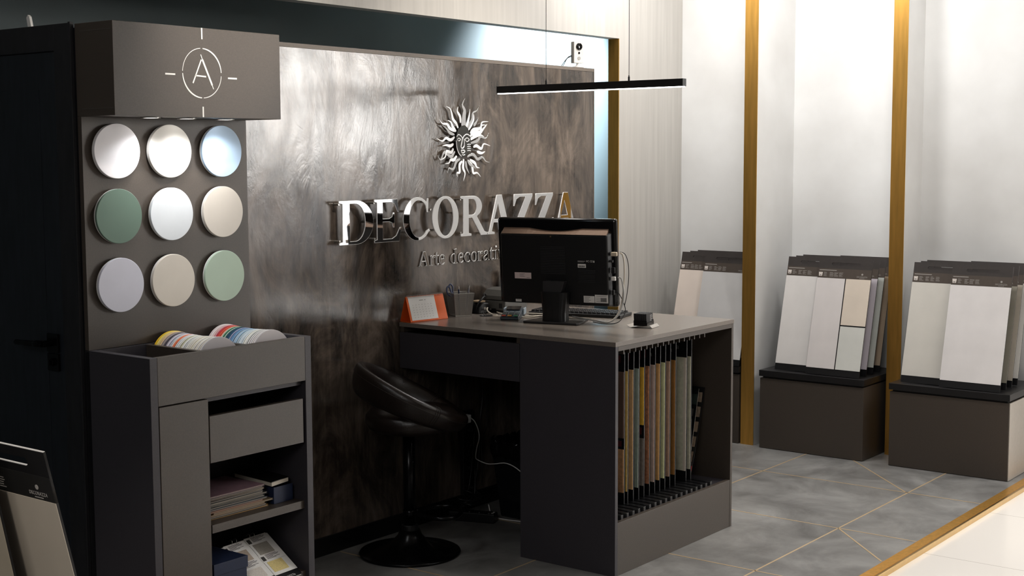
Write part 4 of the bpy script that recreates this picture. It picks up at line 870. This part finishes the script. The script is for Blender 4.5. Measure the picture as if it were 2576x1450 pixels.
cup = thing('pen_cup', 'square silver wire mesh pen cup beside the orange calendar', 'pen cup', (.338, -.064, .9003), (0, 0, math.atan2(-.48, .875)))
m = MB(); v = [m.bm.verts.new(p) for p in ((-.037, -.037, .002), (.037, -.037, .002), (.037, .037, .002), (-.037, .037, .002), (-.047, -.047, .100), (.047, -.047, .100), (.047, .047, .100), (-.047, .047, .100))]
for f in ((0, 1, 5, 4), (1, 2, 6, 5), (2, 3, 7, 6), (3, 0, 4, 7), (3, 2, 1, 0)): m.bm.faces.new([v[i] for i in f])
m.build('mesh_wall', mesh_mat(), cup)
m = MB(); 
for z_, r_, rad in ((.100, .047, .0018), (.002, .037, .002)): m.tube([(-r_, -r_, z_), (r_, -r_, z_), (r_, r_, z_), (-r_, r_, z_)], rad, 8, closed=True, smooth=1)
for sx in (-1, 1):
    for sy in (-1, 1): m.cyl((sx*.037, sy*.037, .002), (sx*.047, sy*.047, .100), .0009, 6)
m.build('rim', M_silver, cup)
sc_ = thing('scissors', 'scissors with blue grey handles standing in the mesh pen cup', 'scissors', (.330, -.052, .906), (0, R(-14), math.atan2(-.48, .875)))
m = MB(); m.prism([(-.004, 0), (.004, 0), (.007, .085), (-.007, .085)], -.001, .001); m.build('blades', M_silver, sc_)
m = MB(); m.tube([(-.002, 0, .082), (-.018, 0, .095), (-.020, 0, .120), (-.010, 0, .130), (-.003, 0, .118), (-.002, 0, .098)], .0035, 8, closed=True); m.tube([(.003, 0, .082), (.004, 0, .100), (.010, 0, .122), (.004, 0, .136), (-.004, 0, .132), (-.003, 0, .108)], .0035, 8, closed=True)
m.build('handles', mat('blue_grey_plastic', '#4d5570', .35, noise=.05, scale=30), sc_, smooth=True)
for i, (x, y, tx, hx, nm) in enumerate(((.352, -.082, 8, '#7d7d84', 'grey'), (.322, -.072, -6, '#2c3652', 'dark blue'))):
    p = thing('pen', '%s pen standing in the mesh pen cup beside the scissors' % nm, 'pen', (x, y, .905), (R(3), R(tx), 0))
    MB().cyl((0, 0, 0), (0, 0, .115), .0038, 12).build('barrel', mat('pen_'+hx[1:], hx, .35, noise=.03, scale=30), p); MB().cyl((0, 0, .115), (0, 0, .128), .003, 10).build('button', M_silver, p)
# receipt printer
pr = thing('receipt_printer', 'dark grey receipt printer behind the monitor at the wall', 'printer', (.508, -.180, .9003))
M_pg = mat('printer_grey', '#55534f', .5, noise=.08, scale=120, bump=.05)
MB().box(0, .165, 0, .135, .012, .055).build('printer_body', M_pg, pr, .004)
m = MB(); pf = [(0, .057), (.165, .057), (.165, .085), (.12, .104), (.07, .108), (.03, .100), (.004, .075)]
m.prism(pf, .002, .133); m.build('printer_cover', M_pg, pr, .005, seg=3)
MB().box(-.0015, 0, .016, .034, .022, .044).build('power_switch', M_black, pr, .0008); MB().box(.006, .159, .006, .129, 0, .0119).build('printer_foot', M_black, pr)
MB().box(-.002, .0, .050, .10, .012, .020).build('port', M_black, pr)
# handset
hs = thing('cordless_handset', 'black cordless phone handset standing upright behind the printer', 'phone', (.712, -.030, .9003), (0, R(-4), 0))
m = MB(); m.sweep([(-.030, -.020), (.030, -.020), (.034, .02), (-.034, .02)], 0, .05); m.build('charging_base', M_black, hs, .004)
m = MB(); m.lathe([(.016, .04), (.021, .06), (.0225, .12), (.0235, .150), (.021, .163), (.012, .170), (.001, .171)], 24, Matrix.Diagonal((1, .55, 1, 1)), cap=False); m.build('handset_body', M_black, hs, smooth=True)
MB().box(-.010, .004, -.0137, -.0128, .139, .1405).box(-.010, .002, -.0137, -.0128, .131, .1325).build('printed_text', M_vinyl, hs)
# barcode scanner
bs = thing('barcode_scanner', 'black hand scanner lying behind the pen cup with a coiled cord', 'scanner', (.452, -.060, .9003), (0, 0, R(-10)))
m = MB(); m.prism([(-.02, 0), (.045, 0), (.05, .02), (.038, .045), (.01, .05), (-.012, .035)], -.045, .03); m.build('scanner_head', M_black, bs, .006, seg=3)
m = MB(); m.tube([(-.016, -.02, .012), (-.012, -.028, .045), (.010, -.030, .066), (.032, -.020, .074)], .004, 10); m.tube([(.032+.008*math.cos(a*.7), -.02, .078+.008*math.sin(a*.7)) for a in range(9)], .0028, 8, closed=True, smooth=2); m.build('cord', M_black, bs, smooth=True)
m = MB(); m.cyl((.012, -.0452, .024), (.012, -.0462, .024), .006, 16); lab(m.build('badge', M_silver, bs), 'round silver badge')
m = MB(); m.box(-.01, .03, -.028, .02, .0502, .056); lab(m.build('top_pad', mat('tan_card', '#b79f82', .6, noise=.1, scale=30), bs), 'tan pad on top')

# ------------------------------------------------------------------ under the desk
bn = thing('waste_bin', 'dark square waste bin lined with a black plastic bag under the desk', 'bin', (.545, -.305, 0))
m = MB(); v = []
for z_, r_ in ((.0, .105), (.335, .135)): v.append([m.bm.verts.new((sx*r_, sy*r_, z_)) for sx, sy in ((-1, -1), (1, -1), (1, 1), (-1, 1))])
for i in range(4): m.bm.faces.new((v[0][i], v[0][(i+1) % 4], v[1][(i+1) % 4], v[1][i]))
m.bm.faces.new(v[0][::-1]); m.build('bin_body', mat('smoky_plastic', '#161719', .25, noise=.1, scale=20), bn, .01)
m = MB(); rings = []
for zi, (z_, r_) in enumerate(((.275, .139), (.30, .142), (.325, .140), (.348, .142), (.352, .132), (.30, .125))):
    ring = []
    for i in range(64):
        a = 2*PI*i/64; c_, s2 = math.cos(a), math.sin(a); q = 1/max(abs(c_), abs(s2))
        q = min(q, 1.32); rr = r_*q + .004*math.sin(i*2.9+zi) + .0025*math.sin(i*5.3); ring.append(m.bm.verts.new((rr*c_, rr*s2, z_ + .008*math.sin(i*1.7 + zi) + (.012 if i % 16 == 8 else 0))))
    rings.append(ring)
for A, B in zip(rings, rings[1:]):
    for i in range(64): m.bm.faces.new((A[i], A[(i+1) % 64], B[(i+1) % 64], B[i]))
m.build('bin_bag', mat('black_bag', '#08080a', .12, noise=.05, scale=30, bump=.2), bn, smooth=True)
sk = thing('socket_column', 'black wall socket column under the desk', 'socket', (.425, -.0115, .0765))
box('socket_housing', M_black, sk, -.035, .035, -.022, 0, 0, .385, .003)
for j, zz in enumerate((.035, .125, .215, .295)):
    m = MB(); m.cyl((0, -.022, zz), (0, -.030, zz), .022, 20); m.build('socket_ring', M_blackg, sk)
    if j != 2: m = MB(); m.cyl((0, -.030, zz), (0, -.055, zz), .013, 14, .010); m.build('plug', M_black, sk)
cg = thing('phone_charger', 'white phone charger plugged in under the desk with a white cable', 'charger', (.395, -.034, .430))
box('charger_body', M_whitep, cg, -.016, .016, -.028, .0, -.018, .018, .003); box('usb_plug', M_whitep, cg, .0162, .030, -.018, -.010, -.006, .004, .001)
m = MB(); m.tube([(x-.395, y+.034, z_-.430) for x, y, z_ in [(.425, -.048, .4295), (.439, -.06, .41), (.464, -.06, .365), (.467, -.06, .328), (.452, -.06, .294), (.430, -.07, .254), (.395, -.11, .252), (.39, -.165, .243), (.39, -.21, .248), (.39, -.278, .259), (.39, -.35, .235), (.40, -.42, .17), (.40, -.48, .10), (.38, -.56, .05), (.38, -.62, .006)]], .0022, 8); m.build('charger_cable', M_whitep, cg, smooth=True)
ps = thing('power_strip', 'black power strip lying on the floor beside the bin under the desk', 'power strip', (.312, -.150, 0.0), (0, 0, math.atan2(.170, -.060)))
box('strip_body', M_black, ps, -.105, .105, -.028, .028, 0, .042, .004); m = MB()
for i in range(4): m.cyl((-.075+i*.045, 0, .042), (-.075+i*.045, 0, .045), .017, 16)
m.build('socket_ring', M_blackg, ps); box('label_sticker', M_whitep, ps, -.098, -.07, -.012, .012, .0425, .0435)
rnd = random.Random(3)
def tangle(seed, n, c, s, label, mt_=M_cabb, r=.0022, start=None):
    rg = random.Random(seed); pts = [start] if start else []
    for i in range(n):
        a = i*1.9+rg.random(); pts.append((c[0]+s[0]*math.cos(a)*rg.uniform(.5, 1), c[1]+s[1]*math.sin(a)*rg.uniform(.5, 1), max(.052, c[2]+s[2]*rg.uniform(-1, 1))))
    return cable(pts, r, mt_, label)
tangle(1, 9, (.33, -.12, .075), (.08, .06, .022), 'black cable bundled on the power strip, rising to the lowest socket', start=(.425, -.070, .112))
tangle(2, 9, (.35, -.11, .085), (.07, .05, .02), 'black cable bundled over the power strip, rising to the second socket', start=(.425, -.070, .202))
tangle(5, 7, (.33, -.10, .10), (.06, .05, .02), 'black cable hanging from the upper socket down to the power strip', start=(.425, -.070, .372))
cable([(.541, -.02, .700), (.541, -.022, .605), (.531, -.03, .506), (.508, -.035, .418), (.500, -.04, .346), (.47, -.055, .24), (.44, -.06, .14), (.40, -.09, .09)], .0022, M_cabb, 'black cable hanging straight down the wall below the drawer')
cable([(.561, -.02, .700), (.561, -.022, .602), (.555, -.025, .503), (.568, -.025, .427), (.565, -.025, .363), (.518, -.035, .306), (.500, -.05, .20), (.46, -.08, .12)], .002, M_cabb, 'wavy black cable hanging beside the straight one below the drawer')
cable([(.478, -.020, .70), (.470, -.025, .67), (.478, -.03, .635), (.492, -.03, .655), (.515, -.025, .68), (.52, -.02, .70)], .0018, M_cabb, 'short black cable loop drooping under the drawer')
cable([(.420, -.150, .050), (.400, -.200, .006), (.415, -.35, .004), (.43, -.50, .004), (.50, -.62, .004)], .0024, M_whitep, 'white cable lying on the floor in front of the bin')

# ================================================================== RIGHT BAYS
def plinth_box(y0, y1, label, xf=2.43, side=None):
    t = thing('display_plinth', label, 'plinth', (xf, 0, 0), group='dark plinths in the wall bays')
    box('box_body', M_lam, t, 0, 2.895-xf, y1, y0, 0.002, .388, .0015)
    box('box_top', mat('black_laminate', '#1b1a1b', .35, noise=.08, scale=150), t, -.006, 2.90-xf, y1-.004, y0+.004, .398, .431, .0015)
    box('shadow_gap', M_black, t, .012, 2.89-xf, y1+.012, y0-.012, .388, .398)
    if side: lab(box('end_panel', mat('pale_laminate', '#a8a198', .4, noise=.04, scale=60), t, .0025, 2.895-xf, y1-.0035, y1-.0005, .003, .387), side)
    return t
plinth_box(.285, -.303, 'dark plinth mostly hidden behind the desk in the bay left of the first brass strip', 2.452)
plinth_box(-.444, -1.040, 'dark plinth between the two brass strips')
plinth_box(-1.182, -1.788, 'dark plinth with pale end panel, right of the second brass strip', side='pale laminate end panel')
M_hdr = mat('board_header', '#3a3533', .45, noise=.06, scale=60); M_band = mat('board_header_band', '#4d443d', .45, noise=.06, scale=60)
M_print = mat('grey_print_light', '#a09b96', .6, noise=.02, scale=30)
BW, BH = .303, .626
def sample_board(loc, rot, label, tiles, full=True, group='sample boards in the wall bays', scale=1.0, dark=False):
    t = thing('sample_board', label, 'sample board', loc, rot, group)
    # local: x to the right, z up along the board, front face -y
    box('board_core', M_black, t, 0, BW, 0, .005, 0, BH-.105)
    hh = .105; z0 = BH-hh
    sl0, sl1, szc, sr = .082, .232, hh-.028, .0085
    slot = arc(sl0, szc, sr, sr, 90, 270, 8) + arc(sl1, szc, sr, sr, -90, 90, 8)
    o = outline('header', [[(0, .0), (BW, .0), (BW, hh), (0, hh)], slot], .005, mat('board_header_dark', '#161516', .45, noise=.06, scale=60) if dark else M_hdr, t); o.location = (0, .0025, z0)
    box('header_band', M_band if not dark else mat('board_band_dark', '#201f1e', .45, noise=.06, scale=60), t, 0.0005, BW-.0005, -.0008, -.0001, z0+.001, z0+.052)
    if full:
        m = MB(); m.box(.008, .008+rnd.uniform(.06, .12), -.0012, -.0008, z0+.041, z0+.0445)
        for k_, x in enumerate((.034, .068, .094, .122)):
            for j in range(5): m.box(x, x+rnd.uniform(.012, .024), -.0012, -.0008, z0+.030-j*.0050, z0+.0316-j*.0050)
        m.build('printed_text', M_print, t)
        m = MB(); m.prism([(.008, z0+.010), (.0255, z0+.010), (.028, z0+.031), (.0055, z0+.031)], -.0013, -.0008); lab(m.build('pot_icon', mat('pot_print', '#d8cfc8', .5, noise=.02, scale=30), t), 'small pale paint pot print')
        MB().box(.0115, .0215, -.0016, -.0013, z0+.014, z0+.017).build('printed_mark', M_ink, t)
    text('logo_text', 'DECORAZZA', .0105, M_print, t, (.252, -.0012, z0+.010), .0003, 'CENTER', .95)
    if dark:
        lab(box('lit_edge_strip', M_whitep, t, 0.001, BW-.001, .0003, .0047, BH+.0001, BH+.0012), 'top edge highlight painted as a white strip'); lab(box('lit_edge_strip', M_whitep, t, sl0, sl1, .0006, .0044, z0+szc-sr-.0002, z0+szc-sr+.0014), 'handle slot highlight painted as a white strip')  # thin white strips stand in for light catching the edges
    m = MB(); m.lathe([(.0052, 0), (.0052, .0005)], 16, Matrix.Translation((.252, -.0008, z0+.027)) @ Matrix.Rotation(PI/2, 4, 'X')); m.box(.238, .266, -.0012, -.0008, z0+.0045, z0+.0062); m.build('logo_mark', M_print, t)
    for (x0, x1, a, b, hx) in tiles:
        box('sample_surface', mat('tile_'+hx[1:], hx, .5, noise=.04, scale=8, bump=.12), t, x0*BW, x1*BW, -.0016, -.0001, .035+(z0-.035)*a, .035+(z0-.035)*b)
    return t
TL = R(14.3); RB = (-TL, 0, -PI/2)
full = lambda hx: [(0, 1, 0, 1, hx)]
ZB = .4345
def bay(yr, yl, xf, rc, lc, nm, names_r, names_l):
    for i, (tl, lb) in enumerate(zip(rc, names_r)): sample_board((xf+.010+i*.088, yr, ZB), RB, lb, tl, full=(i == 0))
    for i, (tl, lb) in enumerate(zip(lc, names_l)): sample_board((xf+.046+i*.088, yl, ZB), RB, lb, tl, full=(i == 0))
bay(-.003, .170, 2.435, [full('#c9c7c6'), full('#c2bfb8'), full('#bdb6ab')], [full('#e6d8cd'), full('#d8cdc2'), full('#cfc7bc')], 'a',
    ['pale grey brushed sample board, front board of the bay behind the desk', 'grey sample board right behind the pale grey front one, bay behind the desk', 'rearmost right sample board of the bay behind the desk'],
    ['peach white sample board, leftmost front one of the bay behind the desk', 'sample board behind the peach white one, bay behind the desk', 'rearmost left sample board of the bay behind the desk'])
bay(-.704, -.505, 2.435, [[(0, .525, 0, 1, '#d9d3d1'), (.545, 1, .49, 1, '#dccfc0'), (.545, 1, 0, .475, '#d3d3cd')], full('#c4bcc4'), full('#c9ccc6'), full('#b09c86')], [full('#dedad7'), full('#d6d0ca'), full('#cfc8c2')], 'b',
    ['sample board split into three pale tiles, front of the bay between the brass strips', 'lilac white sample board just behind the three-tile board', 'silvery white sample board third in line behind the three-tile board', 'beige brown sample board last in line behind the three-tile board'],
    ['plain off white sample board left of the three-tile board', 'sample board second in line behind the plain off white one, middle bay', 'rearmost left sample board of the middle bay'])
bay(-1.432, -1.217, 2.435, [full('#e3dfde'), full('#8f8a7d'), full('#b3aa9c'), full('#dedad4')], [full('#d6d2ca'), full('#cdc8c0'), full('#c4bfb6')], 'c',
    ['bright white marbled sample board, front of the rightmost bay', 'olive grey sample board just behind the bright white one', 'taupe sample board third in line behind the bright white one', 'white sample board at the right edge of the photo, last in line'],
    ['warm grey sample board left of the bright white one, rightmost bay', 'sample board second in line behind the warm grey one, rightmost bay', 'rearmost left sample board of the rightmost bay'])
# foreground display at the lower left
fg = thing('display_plinth', 'dark plinth under the foreground boards at the lower left', 'plinth', (0, 0, 0), group='dark plinths in the wall bays')
box('box_body', M_lam, fg, -2.90, -2.45, -1.72, -1.12, .002, .388, .0015); box('box_top', mat('black_laminate', '', .35), fg, -2.906, -2.444, -1.724, -1.116, .398, .431, .0015); box('shadow_gap', M_black, fg, -2.89, -2.46, -1.71, -1.13, .388, .398)
sample_board((-2.655, -1.352, ZB), (R(13.2), 0, -PI/2), 'foreground sample board with beige surface at the lower left corner', full('#b5ab9d'), dark=True, group='foreground sample boards')
sample_board((-2.73, -1.240, ZB), (R(11), 0, -PI/2), 'foreground sample board cut by the left photo edge', full('#a09685'), dark=True, group='foreground sample boards')
